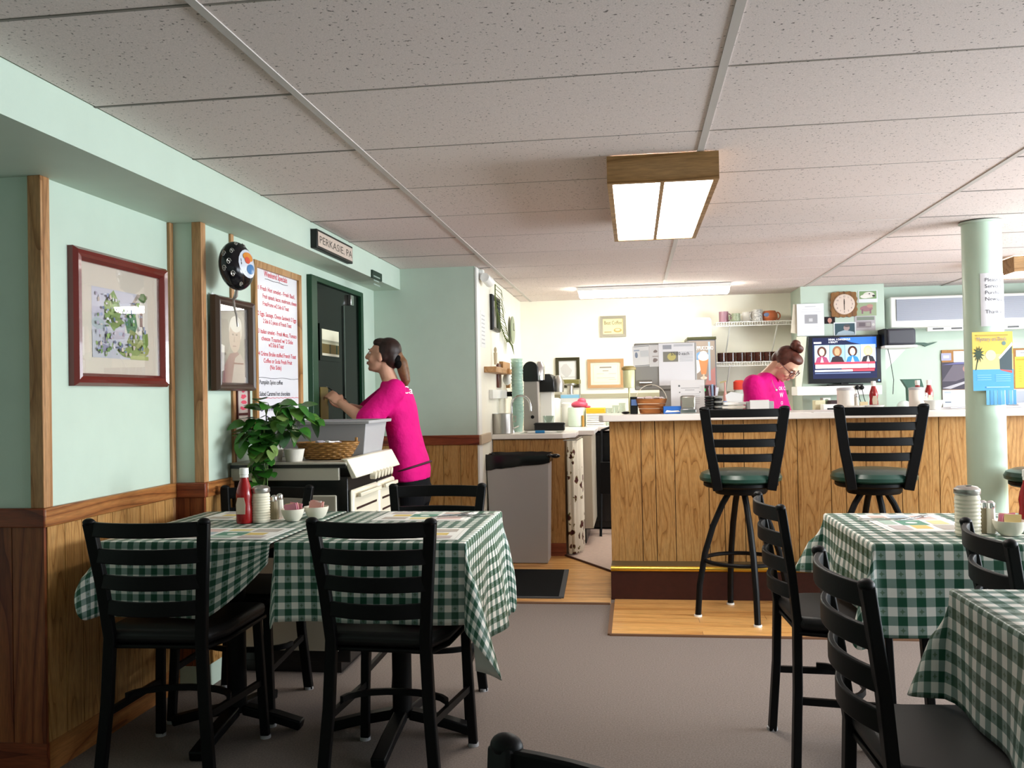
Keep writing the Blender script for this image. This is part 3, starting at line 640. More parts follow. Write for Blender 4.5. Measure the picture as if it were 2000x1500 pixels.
sheet('watercolour', O + V((.002, 0, 0)), u, v, 'd3c8ba', L_, r); glass(O, u, v, r, .012)
a, c = ax(401, 575, X2), ax(478, 592, X2); d = ax(401, 765, X2); e = ax(475, 762, X2)
r, O, u, v = frame_on('framed_portrait', 'dark framed portrait photograph of a white-haired person by the balloon', X2+.014, a.y+.012, c.y, (d.z+e.z)/2, (a.z+c.z)/2, DKF, .035, .04)
sheet('portrait_print', O + V((.002, 0, 0)), u, v, '8d857c', [blob('7a7068', .2, .6, .25, .3), blob('9b9188', .8, .75, .25, .2), ('p', '8a5f60', [(.2, 0), (.95, 0), (.95, .28), (.7, .42), (.45, .38), (.25, .2)]), ('p', 'a89a94', [(.5, 0), (.98, 0), (.98, .25), (.8, .4), (.62, .33)]), ('e', 'c9c2b8', .65, .70, .22, .18), ('e', 'b59f90', .62, .60, .19, .20), ('e', 'd6d1c8', .66, .78, .19, .11), ('e', '6d5a50', .56, .64, .03, .012), ('e', '6d5a50', .68, .64, .03, .012), ('p', 'a18a7c', [(.60, .64), (.57, .54), (.63, .54)]), ('r', '8d6a62', .55, .48, .66, .495), ('p', 'd9d2cc', [(.02, .12), (.26, .16), (.28, .48), (.05, .52)]), blob('b8a9a8', .15, .34, .06, .08), ('r', '7a3f3c', .55, .25, .9, .27)], r); glass(O, u, v, r, .014)
# small plaques by the whiteboard
def wallrect(X, pA_, pB_): a, c = ax(pA_[0], pA_[1], X), ax(pB_[0], pB_[1], X); return a, c
a, c = ax(470, 662, X2), ax(482, 738, X2)
tag(MB().box((X2, a.y, c.z), (X2+.02, c.y, a.z)).build('wall_plaque', mat('brown_plaque', '5a463a', .5), None, bevel=.004), 'narrow brown plaque half hidden behind the framed portrait', 'plaque')
a, c = ax(456, 752, X2), ax(482, 828, X2)
r = wthing('notice_plaque', 'dark red plaque with pink lettering under the framed portrait', 'plaque', (X2, a.y, c.z)); bx('board', (X2, a.y, c.z), (X2+.02, c.y, a.z), mat('plaque_red', '4a1512', .45), r, .003)
w_, h_ = c.y-a.y, a.z-c.z; sheet('print', (X2+.02, a.y+.03*w_, c.z+.05*h_), (0, w_*.72, 0), (0, 0, h_*.9), 'b9a9a2', [('r', '4a1512', 0, .2, 1, .27), ('r', 'd9cdc4', .1, .06, .9, .16)] + [blob('c8465c', .5, .40+.17*i, .3, .06, 8, .5) for i in range(4)], r, t=.001)
# foil balloon and its ribbon
bc = ax(466, 521, X2+.12); bc = V((X2+.12, bc.y-.02, bc.z)); r = wthing('foil_balloon', 'round black foil balloon with swirls and a coloured picture, above the framed portrait', 'balloon', bc - V((0, 0, .1)))
Mb = Matrix.Rotation(R_(-14), 3, 'Z') @ Matrix.Rotation(R_(-6), 3, 'Y')
b = MB(); b.ell(bc, (.062, .088, .105), Mb, 28, 18); b.build('balloon_skin', mat('foil_black', '15131a', .15, .6, .3), r)
def on_ball(u_, v_, o_=1.012): # direction in the balloon's own frame
    return bc + Mb @ V((.062*math.cos(v_)*math.cos(u_)*o_, .088*math.cos(v_)*math.sin(u_)*o_, .105*math.sin(v_)*o_))
def patch(name, cu_, cv_, ru, rv, m_, o_=1.012):
    b = MB(); vs = [on_ball(cu_, cv_, o_)]; 
    for q in (.5, 1): vs += [on_ball(cu_+ru*q*math.cos(6.283*i/18), cv_+rv*q*math.sin(6.283*i/18), o_) for i in range(18)]
    fs = [(0, 1+i, 1+(i+1) % 18) for i in range(18)] + [(1+i, 19+i, 19+(i+1) % 18, 1+(i+1) % 18) for i in range(18)]; b.add(vs, fs); return b.build(name, m_, r)
patch('picture_disc', .15, .02, .75, .62, mat('foil_white', 'cfd3de', .2, .5), 1.015); patch('picture_orange', .1, .28, .4, .2, mat('foil_orange', 'd98a3a', .25, .5), 1.03); patch('picture_blue', .2, -.22, .34, .2, mat('foil_blue', '3f74a8', .25, .5), 1.03); patch('picture_red', -.05, .12, .18, .14, mat('foil_red', 'd0563e', .25, .5), 1.04)
SW = mat('foil_silver', 'b9b5b0', .25, .5, .5)
for k, (uu, vv) in enumerate(((-.95, .5), (-1.15, .05), (-1.0, -.45), (-.6, .95), (-.5, -.95), (.4, .95), (1.1, .4), (-1.5, .4), (-1.5, -.2))):
    b = MB(); b.tube([on_ball(uu+.15*(1-i/14)*math.cos(i*.75), vv+.15*(1-i/14)*math.sin(i*.75), 1.02) for i in range(13)], .0022, 5); b.build('swirl', SW, r)
tp = ax(470, 565, X2+.1); b = MB(); b.tube([bc - V((0, 0, .1)), bc - V((.01, -.01, .125)), (X2+.09, bc.y+.03, bc.z-.14), (X2+.08, bc.y+.06, bc.z-.17), (X2+.075, bc.y+.09, bc.z-.2), (X2+.075, bc.y+.10, bc.z-.25)], [.006, .009, .006, .006, .005, .004], 6); b.build('tail_ribbon', SW, r)
b = MB(); b.prism([(0, 0), (.06, .01), (.055, .09), (.01, .1)], (X2+.014, bc.y-.03, bc.z-.21), UY, UZ, .002); tag(b.build('wall_card', pm('dfe4e2'), None, smooth=False), 'small pale card on the wall under the foil balloon', 'card')
# ---- whiteboard with handwriting
a, c = ax(489, 514, X2), ax(581, 532, X2); d = ax(505, 870, X2)
zt_, zb_ = (a.z+c.z)/2, d.z
r, O, u, v = frame_on('whiteboard', 'tall whiteboard with red handwritten specials and an oak frame', X2, a.y, c.y, zb_, zt_, wood('board_oak', 'b98c5c', 'a6763f', '7f5528', 'z', .45), .032, .022, 'whiteboard', steps=[(0, 1), (1, .9)])
bw, bh = u.length, v.length; b = MB(); b.prism([(0, 0), (1, 0), (1, 1), (0, 1)], O + V((.001, 0, 0)), u, v, .006); b.build('writing_surface', mat('whiteboard_white', 'dedde2', .25, .5), r, smooth=False)
RED = mat('marker_red', 'c8203c', .5); BLKM = mat('marker_black', '23232b', .5); VIO = mat('marker_violet', '4c4660', .5)
def bl(fy, body, m_, size, fx=.07, wid=None, tilt=0):
    text('handwriting', body, O + V((.0075, 0, 0)) + u*fx + v*fy, V((0, 1, tilt)), V((0, -tilt, 1)), size, m_, r, width=wid, bold=size*.018)
zz = lambda py: (ax(535, py, X2).z - O.z)/bh
S_ = .03
bl(zz(546), 'Weekend Specials', RED, .04, .2, bw*.55)
b = MB(); b.tube([O + V((.008, 0, 0)) + u*(.22+.06*i) + v*(zz(551)+.002*math.sin(i*1.5)) for i in range(10)], .0014, 4); b.build('underline', BLKM, r)
for py, body, fx, wd in ((574, '#1 Fresh Hot omelet - Fresh Basil,', .02, .92), (588, 'Fresh spinach, bacon, mushroom, cheese', .16, .82), (602, 'Fries/Home w/2 Side & Toast', .16, .62), (622, '#2 Eggs, Sausage, Cheese Sandwich 2 Eggs', .02, .95), (635, '2 Side & 2 pieces of French Toast', .16, .68), (655, '#3 Italian omelet - Fresh Mozz, Tomato', .02, .95), (668, 'cheese Toasted w/ 2 Side', .12, .75), (679, 'w/2 Side & Toast', .28, .36), (697, '#4 Crème Brulée stuffed French Toast', .02, .93), (710, 'Coffee or Soda Fresh Fruit', .16, .68), (722, '(No Side)', .3, .27)):
    bl(zz(py), body, RED, S_, fx, bw*wd)
b = MB(); b.tube([O + V((.008, 0, 0)) + u*(.01+.098*i) + v*(zz(739)+.003*math.sin(i*1.3)) for i in range(11)], .0014, 4); b.build('divider_line', BLKM, r)
bl(zz(751), '* Pumpkin Spice coffee', BLKM, .03, .02, bw*.58); bl(zz(773), '* Salted Caramel hot chocolate', BLKM, .03, .02, bw*.76)
b = MB(); b.tube([O + V((.008, 0, 0)) + u*(.01+.049*i) + v*(zz(778)+.004*(i % 2)) for i in range(21)], .0014, 4); b.build('wavy_line', RED, r)
bl(zz(802), 'Dishwasher/Prep', VIO, .055, .08, bw*.78); bl(zz(826), 'Person', VIO, .055, .18, bw*.4)
# ---- signs on the soffit
a, c = ax(606, 451, XS), ax(677, 479, XS); d = ax(606, 487, XS); e = ax(677, 513, XS)
r = wthing('town_sign', 'black framed wooden sign reading PERKASIE, PA on the soffit', 'sign', (XS, a.y, d.z)); y0, y1, z0, z1 = a.y, c.y, (d.z+e.z)/2, (a.z+c.z)/2
bx('sign_box', (XS, y0, z0), (XS+.035, y1, z1), mat('sign_black', '0c120e', .45), r, .003); bx('sign_face', (XS+.035, y0+.012, z0+.012), (XS+.037, y1-.012, z1-.012), mat('sign_face', 'c3b2a4', .5), r)
text('lettering', 'PERKASIE, PA', (XS+.0375, y0+.025, z0+(z1-z0)*.3), UY, UZ, (z1-z0)*.56, mat('sign_letter', '3d3833', .5), r, width=y1-y0-.05)
a, c = ax(724, 525, XS), ax(743, 552, XS)
r = wthing('soffit_sign', 'small dark green sign near the end of the soffit', 'sign', (XS, a.y, c.z)); bx('sign_plate', (XS, a.y, c.z+.005), (XS+.012, c.y, a.z-.005), mat('sign_green', '0d2a1c', .4), r, .002)
for k in range(3): bx('print_line', (XS+.012, a.y+.02, a.z-.045-.025*k), (XS+.0126, c.y-.05-.02*(k % 2), a.z-.037-.025*k), pm('8fa095'), r)
# ---- door
DG = mat('door_green', '0e3a22', .35, .45); DB = mat('door_black', '040605', .16, .18)
dy0, dy1 = ax(600, 650, X2).y, ax(703, 700, X2).y; dz = ax(600, 536, X2).z
dr = wthing('door_1', 'x', 'door', (X2, (dy0+dy1)/2, 0)); del dr['label'], dr['category']; struct(dr)
dz = min(ZS-.002, dz); 
bx('door_casing', (X2, dy0, 0), (X2+.03, dy0+.09, dz), DG, dr, .003); bx('door_casing', (X2, dy1-.05, 0), (X2+.03, dy1, dz), DG, dr, .003); bx('door_head', (X2, dy0+.09, dz-.03), (X2+.03, dy1-.05, dz), DG, dr, .003)
bx('door_leaf', (X2, dy0+.091, 0), (X2+.012, dy1-.051, dz-.031), DB, dr)
g0, g1 = ax(622, 642, X2), ax(656, 698, X2)
fr_ = bx('window_surround', (X2+.012, g0.y-.03, g1.z-.03), (X2+.018, g1.y+.03, g0.z+.03), DB, dr)
sheet('window_pane', (X2+.018, g0.y, g1.z), (0, g1.y-g0.y, 0), (0, 0, g0.z-g1.z), 'b9b79a', [('r', 'e2dfc4', 0, .6, 1, 1), ('r', '9a9a82', 0, .52, 1, .6), ('r', '6a5a30', 0, .08, 1, .45), ('r', '3a3a20', .42, .08, .5, .45), ('r', '24402c', .82, .08, .9, .45), ('r', 'd5d2bd', 0, 0, 1, .09)], fr_)
a = ax(667, 650, X2); bx('leaf_edge', (X2+.012, a.y-.006, .1), (X2+.02, a.y+.006, dz-.12), mat('door_edge', '6d7a72', .3, .5, .6), dr)
a, c = ax(675, 576, X2), ax(681, 598, X2); bx('door_closer', (X2+.012, a.y, c.z), (X2+.035, c.y, a.z), CHROME, dr, .003)
a, c = ax(621, 756, X2), ax(637, 828, X2); bx('push_plate', (X2+.012, a.y, c.z), (X2+.016, c.y, a.z), mat('push_plate', '8b7a3c', .5, .4), dr)
# ================================================================== stove with things on it
IV = mat('ivory_enamel', 'd9d2bd', .28, .5); SB = mat('stove_black', '0a0a0a', .3, .5)
sx0, sx1, sy0, sy1 = -1.775, -1.235, 3.775, 4.5
r = wthing('kitchen_stove', 'old ivory enamel stove with black trim and two slotted doors, by the left wall', 'stove', ((sx0+sx1)/2, (sy0+sy1)/2, 0))
bx('body', (sx0, sy0+.012, .05), (sx1-.012, sy1, .86), SB, r, .004)
bx('toe_kick', (sx0, sy0+.03, 0), (sx1-.06, sy1-.03, .05), SB, r)
bx('side_panel', (sx0+.02, sy0, .10), (sx1-.06, sy0+.012, .78), mat('side_enamel', 'b9b3a2', .3, .5), r, .01)
bx('top_apron', (sx0, sy0-.006, .845), (sx1-.045, sy0+.012, .905), mat('side_enamel', 'b9b3a2', .3, .5), r, .003)
bx('cooktop', (sx0, sy0-.008, .907), (sx1-.01, sy1, .925), mat('cooktop', 'a7a294', .35, .4), r, .006); bx('cooktop_rim', (sx0, sy0-.012, .90), (sx1-.012, sy0-.006, .915), SB, r)
b = MB(); b.prism([(0, .0), (.03, -.075), (.055, -.07), (.012, .012), (-.02, .012)], (sx1-.02, sy1, .925), UX, UZ, sy1-sy0); cp = b.build('control_panel', IV, r, bevel=.004)
for k in range(6):
    b = MB(); yk = sy0 + .26 + k*.055; b.cyl((sx1+.02, yk, .845), (sx1+.045, yk, .842), .019, .017, 14); b.build('knob', IV, cp)
for k, (ya, yb_) in enumerate(((sy0+.02, sy0+.41), (sy0+.425, sy1-.02))):
    dd = bx('door', (sx1-.012, ya, .10), (sx1+.012, yb_, .80), IV, r, .012)
    for q in range(3): bx('vent_slot', (sx1+.0121, ya+.04, .72-.055*q-.01), (sx1+.0135, yb_-.04-.1*(q == 0)*0, .72-.055*q), mat('slot_dark', '2a0f0a', .5), dd)
    b = MB(); b.bar([(sx1+.03, ya+.03, .775), (sx1+.03, yb_-.03, .775)], .018, .014, (0, 0, 1)); b.build('door_handle', IV, dd, bevel=.003)
ZV = .9255
# bus tub
r = wthing('bus_tub', 'large grey plastic bus tub on top of the stove', 'tub', (-1.5, 4.3, ZV))
tx0, tx1, ty0, ty1 = -1.735, -1.25, 4.10, 4.47; H_ = .165
b = MB()
def ring(i, z): return [(tx0+i, ty0+i, z), (tx1-i, ty0+i, z), (tx1-i, ty1-i, z), (tx0+i, ty1-i, z)]
lv = [ring(.03, ZV), ring(.006, ZV+H_), ring(.012, ZV+H_), ring(.036, ZV+.006)]; vs = [p for l in lv for p in l]
b.add(vs, [(4*k+i, 4*k+(i+1) % 4, 4*k+4+(i+1) % 4, 4*k+4+i) for k in range(3) for i in range(4)] + [(3, 2, 1, 0), (12, 13, 14, 15)]); b.build('tub_body', GREYP, r, bevel=.012)
b = MB(); lv = [ring(-.012, ZV+H_-.012), ring(-.014, ZV+H_+.004), ring(.012, ZV+H_+.004), ring(.008, ZV+H_-.004)]; vs = [p for l in lv for p in l]
b.add(vs, [(4*k+i, 4*k+(i+1) % 4, 4*((k+1) % 4)+(i+1) % 4, 4*((k+1) % 4)+i) for k in range(4) for i in range(4)]); b.build('tub_rim', GREYP, r, bevel=.003)
# wicker basket of creamers
bc = V((-1.39, 3.945, ZV)); r = wthing('wicker_basket', 'oval wicker basket of creamer packets in front of the bus tub', 'basket', bc)
WK = mat('wicker', 'a9793f', .6, .3, noise=.45, nscale=90); bk = MB()
for row in range(8):
    z = .008 + row*.0095; k = .070 + .0022*row + .012*(row/7)
    pts = []
    for i in range(61):
        t = 2*math.pi*i/60; o_ = .0035*(1 if (i//2+row) % 2 else -1); pts.append((bc.x+(k*1.45+o_)*math.cos(t), bc.y+(k*.85+o_)*math.sin(t), bc.z+z))
    bk.tube(pts, .0052, 6, cap=False)
bk.lathe([(0, .002), (.09, .002), (.095, .008), (0, .008)], bc, 24, sy=.62); wk = bk.build('woven_body', WK, r); wk['kind'] = 'stuff'
b = MB(); b.tube([(bc.x+.125+.012*math.sin(i), bc.y, bc.z+.07+.014*i) for i in range(3)], .007, 6); b.build('handle_stub', WK, r)
rn2 = random.Random(2)
for k in range(12):
    t = rn2.uniform(0, 6.28); q = rn2.uniform(.2, .8); pz = bc + V((.10*q*math.cos(t), .055*q*math.sin(t), .066+rn2.uniform(0, .012)))
    M_ = Matrix.Translation(pz) @ Matrix.Rotation(rn2.uniform(0, 3), 4, 'Z') @ Matrix.Rotation(rn2.uniform(-.5, .5), 4, 'X'); b = MB()
    b.box((-.022, -.013, -.008), (.022, .013, .008), 0, M_); tag(b.build('creamer_packet', pm(rn2.choice(['e6e4e6', 'd9d6e0', 'efeeee', 'c9c5d6'])), None, bevel=.005), 'small white creamer packet heaped in the wicker basket on the stove', 'packet', 'creamers in the wicker basket')
# pothos plant
pc = V((-1.625, 3.852, ZV)); r = wthing('pothos_plant', 'trailing green pothos plant in a white pot on the stove corner', 'potted plant', pc)
b = MB(); b.lathe([(0, 0), (.05, 0), (.066, .10), (.07, .105), (.064, .105), (.058, .09), (0, .088)], pc, 24); b.build('pot', mat('pot_white', 'd8d2c6', .4), r)
b = MB(); b.lathe([(.058, .088), (0, .096)], pc, 16); b.build('soil', mat('soil', '2a1c14', .9), r)
LEAFM = [mat('leaf_%d' % i, c_, .35, .45, noise=.35, nscale=30) for i, c_ in enumerate(('2f6b22', '3f7d2a', '5a8a34', '27591f', '86a35a'))]
def leaf_mesh(i):
    b = MB(); W_ = [(0, 0), (.28, .06), (.42, .24), (.40, .48), (.28, .72), (.12, .92), (0, 1.0)]; vs = []; fs = []
    for k, (w, y) in enumerate(W_):
        zc = -.25*y*y; vs += [(-w, y-.1*w, zc+.12*w), (0, y, zc), (w, y-.1*w, zc+.12*w)]
    for k in range(len(W_)-1): fs += [(3*k, 3*k+3, 3*k+4, 3*k+1), (3*k+1, 3*k+4, 3*k+5, 3*k+2)]
    b.add(vs, fs); o = b.build('leaf', LEAFM[i], r, ang=180); return o
protos = [leaf_mesh(i) for i in range(5)]; first = [True]*5
vines = []; rn3 = random.Random(12)
specs = [(-150, .10, .16), (-120, .14, .02), (-95, .12, -.1), (-75, .13, -.16), (-60, .16, -.05), (-40, .18, .05), (-20, .2, .12), (10, .2, .18), (40, .14, .22), (80, .1, .24), (-100, .05, .25), (-70, .09, .16), (-130, .12, -.16), (-85, .16, -.02), (-50, .12, .18), (-110, .15, .10), (-30, .12, .24), (-10, .16, .22), (160, .09, .14), (-140, .12, .1), (-90, .10, .05), (-55, .10, -.12)]
vb = MB(); lv_ = []
for an, rr_, dz_ in specs:
    dz_ -= .09
    if dz_ < -.02: an = -90 + (an+90)*.45; rr_ = .125+.3*abs(rr_-.12)
    a_ = R_(an); e_ = pc + V((rr_*math.cos(a_), rr_*math.sin(a_), .10+dz_)); mid = pc + V((rr_*.55*math.cos(a_), rr_*.55*math.sin(a_), .14+max(dz_*.8, .03)))
    pts = []
    for i in range(7):
        t = i/6; s0 = pc + V((.02*math.cos(a_), .02*math.sin(a_), .09)); pts.append(s0*(1-t)**2 + mid*2*t*(1-t) + e_*t*t)
    vb.tube(pts, .0025, 5)
    for t_ in (2, 3, 4, 4, 5, 5, 6, 6): lv_.append((pts[t_], a_))
vb.build('stems', mat('stem_green', '5d7d3a', .5), r)
for p_, a_ in lv_:
    i = rn3.choice((0, 0, 1, 1, 2, 3, 3, 4)); 
    if first[i]: o = protos[i]; first[i] = False
    else: o = protos[i].copy(); COL.objects.link(o)
    s_ = rn3.uniform(.045, .085); aa = a_ - math.pi/2 + rn3.uniform(-.9, .9)
    M_ = Matrix.Translation(p_ + V((rn3.uniform(-.025, .025), rn3.uniform(-.02, .015), rn3.uniform(-.015, .02)))) @ Matrix.Rotation(aa, 4, 'Z') @ Matrix.Rotation(rn3.uniform(-1.3, .35), 4, 'X') @ Matrix.Rotation(rn3.uniform(-.5, .5), 4, 'Y') @ Matrix.Scale(s_, 4)
    o.parent = r; o.matrix_parent_inverse = Matrix.Translation(-r.location); o.matrix_basis = M_
for i in range(5):
    if first[i]: bpy.data.objects.remove(protos[i])
b = MB(); b.lathe([(0, 0), (.035, 0), (.045, .05), (.047, .055), (.04, .055), (0, .05)], (-1.505, 3.83, ZV), 20); tag(b.build('foam_cup', mat('foam_white', 'd9d4c9', .7), None), 'short white cup beside the pothos pot on the stove', 'cup')
# ---- mat and trash can
mm = mat('mat_black', '0c0c0d', .9, .1, bump=.6, bscale=400); r = wthing('floor_mat', 'black rectangular floor mat on the laminate by the trash can', 'floor mat', (-.95, 5.68, .004))
b = MB(); b.prism([(-1.45, 5.27), (-.45, 5.27), (-.48, 6.1), (-1.45, 6.1)], (0, 0, .0042), UX, UY, .008); b.build('mat_surface', mm, r, smooth=False)
b = MB(); b.bar([(-.448, 5.268, .008), (-.478, 6.1, .008)], .03, .009, (1, 0, 0)); b.bar([(-1.45, 5.268, .008), (-.448, 5.268, .008)], .02, .009, (0, 1, 0)); b.build('rubber_border', mat('mat_edge', '3a3a3c', .7), r)
tcx0, tcx1, tcy0, tcy1 = ay(952, 1000, 6.33).x, ay(1073, 1000, 6.33).x, 6.33, 6.59
r = wthing('trash_can', 'tall grey trash can with a black liner folded over its rim', 'trash can', ((tcx0+tcx1)/2, 6.46, .005)); zt_ = ay(1010, 888, 6.33).z
b = MB(); lv = []
for z, i in ((.006, .018), (zt_-.16, .003), (zt_-.02, 0), (zt_-.02, .008), (.02, .024)): lv += [(tcx0+i, tcy0+i, z), (tcx1-i, tcy0+i, z), (tcx1-i, tcy1-i, z), (tcx0+i, tcy1-i, z)]
b.add(lv, [(4*k+i, 4*k+(i+1) % 4, 4*k+4+(i+1) % 4, 4*k+4+i) for k in range(4) for i in range(4)] + [(3, 2, 1, 0), (16, 17, 18, 19)]); b.build('can_body', mat('can_grey', 'a5a2a0', .5, .35), r, bevel=.015)
b = MB(); vs = []; n_ = 48; BL = mat('bin_liner', '060606', .22, .5); rb = random.Random(5)
per = []
for i in range(n_):
    t = i/n_*4; s_ = int(t); f_ = t-s_; cs = [(tcx0, tcy0), (tcx1, tcy0), (tcx1, tcy1), (tcx0, tcy1)]; p0, p1 = cs[s_], cs[(s_+1) % 4]; per.append((p0[0]+(p1[0]-p0[0])*f_, p0[1]+(p1[1]-p0[1])*f_, t))
mx_, my_ = (tcx0+tcx1)/2, (tcy0+tcy1)/2
for lvl in range(4):
    for (x, y, t) in per:
        low = .11 - .05*(t if t <= 1 else (1 if t < 2 else max(0, 3-t) if t < 3 else 0)) + rb.uniform(-.004, .004)
        o_ = (.004, .010, .006, -.01)[lvl] + rb.uniform(0, .003); z = (zt_-low, zt_-.012, zt_+rb.uniform(0, .006), zt_-.03)[lvl]; l = math.hypot(x-mx_, y-my_); vs.append((x+(x-mx_)/l*o_*1.3, y+(y-my_)/l*o_*1.3, z))
b.add(vs, [(k*n_+i, k*n_+(i+1) % n_, (k+1)*n_+(i+1) % n_, (k+1)*n_+i) for k in range(3) for i in range(n_)]); b.build('bin_liner', BL, r, ang=60)
kx = V((tcx1, tcy0, zt_)); b = MB(); b.ell(kx + V((.01, .0, -.01)), (.025, .02, .014)); b.ell(kx + V((.05, .0, -.012)), (.035, .018, .016)); b.build('liner_knot', BL, r)
# ================================================================== sink end and back counter
SKY = 6.62; WL = mat('white_laminate', 'e9e1db', .3, .45)
r = wthing('sink_cabinet', 'oak boarded sink cabinet with a white top beside the trash can', 'cabinet', (-.78, 6.9, 0))
bx('carcass', (X3+.004, SKY+.045, .0), (-.52, 7.14, .87), mat('cabinet_oak', '8a6336', .5), r)
x = X3+.004
for w_ in (.085, .085, .11, .135, .12):
    x1 = min(x+w_, -.52); bx('front_board', (x+.001, SKY+.03, .1), (x1-.001, SKY+.044, .87), OAK, r); x = x1
bx('base_board', (X3+.004, SKY+.028, 0), (-.52, SKY+.044, .099), OAKRX, r)
b = MB(); b.prism([(X3+.001, SKY), (-.53, SKY), (-.445, SKY+.14), (-.445, 7.15), (X3+.001, 7.15)], (0, 0, .875), UX, UY, .037); b.build('worktop', WL, r, bevel=.004)
# floral curtain hung on the cabinet's open end
r = wthing('floral_curtain', 'cream curtain printed with dark red flowers at the end of the sink cabinet', 'curtain', (-.48, 6.85, .02)); n_ = 60; b = MB(); vs = []
for z in (.02, .3, .6, .855):
    for i in range(n_+1):
        t = i/n_; vs.append((-.505 + .085*min(1, t*2.4) + .018*math.sin(t*44)*(1-.3*z), SKY+.028 + max(0, t-.22)*.62 + .006*math.cos(t*40), z))
b.add(vs, [(k*(n_+1)+i, k*(n_+1)+i+1, (k+1)*(n_+1)+i+1, (k+1)*(n_+1)+i) for k in range(3) for i in range(n_)])
CM = bpy.data.materials.new('floral_fabric'); CM.use_nodes = True; nt = CM.node_tree; tc = nt.nodes.new('ShaderNodeTexCoord'); vo = nt.nodes.new('ShaderNodeTexVoronoi'); vo.inputs['Scale'].default_value = 13; ns = nt.nodes.new('ShaderNodeTexNoise'); ns.inputs['Scale'].default_value = 22; md = nt.nodes.new('ShaderNodeVectorMath'); md.operation = 'MULTIPLY_ADD'; md.inputs[1].default_value = (.06, .06, .06)
nt.links.new(tc.outputs['Object'], ns.inputs['Vector']); nt.links.new(ns.outputs['Color'], md.inputs[0]); nt.links.new(tc.outputs['Object'], md.inputs[2]); nt.links.new(md.outputs[0], vo.inputs['Vector'])
cr = nt.nodes.new('ShaderNodeValToRGB'); cr.color_ramp.interpolation = 'CONSTANT'; e_ = cr.color_ramp.elements; e_[0].position = 0; e_[0].color = rgb('4a1712'); e_[1].position = .30; e_[1].color = rgb('7a6a3c'); q_ = e_.new(.36); q_.color = rgb('e4dcc8')
nt.links.new(vo.outputs['Distance'], cr.inputs[0]); nt.links.new(cr.outputs[0], nt.nodes['Principled BSDF'].inputs['Base Color']); nt.nodes['Principled BSDF'].inputs['Roughness'].default_value = .85
cu_ = b.build('curtain_fabric', CM, r, ang=180); sm = cu_.modifiers.new('thick', 'SOLIDIFY'); sm.thickness = .002
b = MB(); b.tube([(-.53, SKY+.03, .86), (-.43, SKY+.035, .862), (-.42, SKY+.5, .862)], .005, 6); b.build('curtain_rod', STEEL, r)
# beige under-counter appliance and black one
r = wthing('dishwasher', 'beige under-counter machine with a black toe kick behind the floral curtain', 'appliance', (-.68, 7.45, 0))
bx('body', (X3+.004, 7.17, .13), (-.34, 7.85, .87), mat('beige_enamel', 'bdb3a0', .4), r, .006); bx('toe_kick', (X3+.02, 7.20, 0), (-.40, 7.83, .129), SB, r); bx('worktop', (X3+.001, 7.155, .875), (-.32, 7.89, .912), WL, r, .004)
r = wthing('back_counter', 'white topped back counter with dark shelving under the framed certificates', 'counter', (.2, 8.2, 0))
bx('worktop', (X3+.001, 7.90, .875), (1.43, 8.485, .912), WL, r, .004); bx('carcass', (-.0, 8.0, .08), (1.43, 8.48, .87), mat('shelf_dark', '2a2320', .6), r); bx('plinth', (0, 8.02, 0), (1.43, 8.48, .079), SB, r)
r = wthing('under_counter_fridge', 'black under-counter fridge with a steel handle beyond the beige machine', 'fridge', (-.2, 8.2, 0)); bx('body', (-.42, 7.96, .02), (-.01, 8.47, .86), SB, r, .004); bx('door', (-.41, 7.93, .08), (-.02, 7.959, .84), mat('fridge_black', '0b0b0d', .25, .5), r, .004)
b = MB(); b.tube([(-.06, 7.91, .45), (-.06, 7.905, .8)], .008, 8); b.build('handle', CHROME, r)
# folded step stool leaning on the fridge
r = wthing('folding_chair', 'folded black folding chair leaning in the gap left of the bar', 'folding chair', (-.25, 7.62, 0))
for q in (0, .17): b = MB(); b.tube([(-.30+q, 7.55, .01), (-.29+q, 7.86, .88)], .012, 8); b.build('side_tube', BLACK, r)
bx('seat_panel', (-.30, 7.66, .35), (-.13, 7.69, .62), BLACK, r, .004); b = MB(); b.tube([(-.29, 7.86, .88), (-.205, 7.87, .91), (-.12, 7.86, .88)], .012, 8); b.build('top_tube', BLACK, r)
# ---- things on the sink worktop
Zs = .9125
def base(px, py, Y, z): p_ = ay(px, py, Y); return V((p_.x, Y, z))
p = base(981, 845, 6.73, Zs); r = wthing('steel_pot', 'straight steel pot on the sink worktop', 'pot', p)
b = MB(); b.lathe([(0, 0), (.080, 0), (.083, .004), (.083, .150), (.086, .153), (.079, .153), (.079, .006), (0, .006)], p, 32); b.build('pot_body', STEEL, r)
b = MB(); b.tube([p + V((.083, 0, .13)), p + V((.105, 0, .13)), p + V((.105, 0, .09)), p + V((.083, 0, .09))], .004, 6); b.build('handle', STEEL, r)
p = base(1000, 846, 6.95, Zs); r = wthing('gooseneck_faucet', 'chrome gooseneck faucet arching over the sink', 'faucet', p)
pts = [p, p + V((0, 0, .2))] + [p + V((.075 - .075*math.cos(t), 0, .2+.085*math.sin(t))) for t in [math.pi*i/12 for i in range(1, 13)]] + [p + V((.152, 0, .165))]
b = MB(); b.tube(pts, .009, 10); b.build('spout', CHROME, r); b = MB(); b.lathe([(.024, 0), (.024, .01), (.014, .03), (.014, .05)], p, 16); b.build('base', CHROME, r); b = MB(); b.tube([p + V((.014, -.01, .03)), p + V((.06, -.04, .05))], .006, 8); b.build('lever', CHROME, r)
sk = MB(); sk.box((-.86, 6.70, .9118), (-.55, 7.05, .9128)); o = sk.build('steel_sink', STEEL, None, smooth=False); tag(o, 'flat steel sink rim let into the white worktop', 'sink')
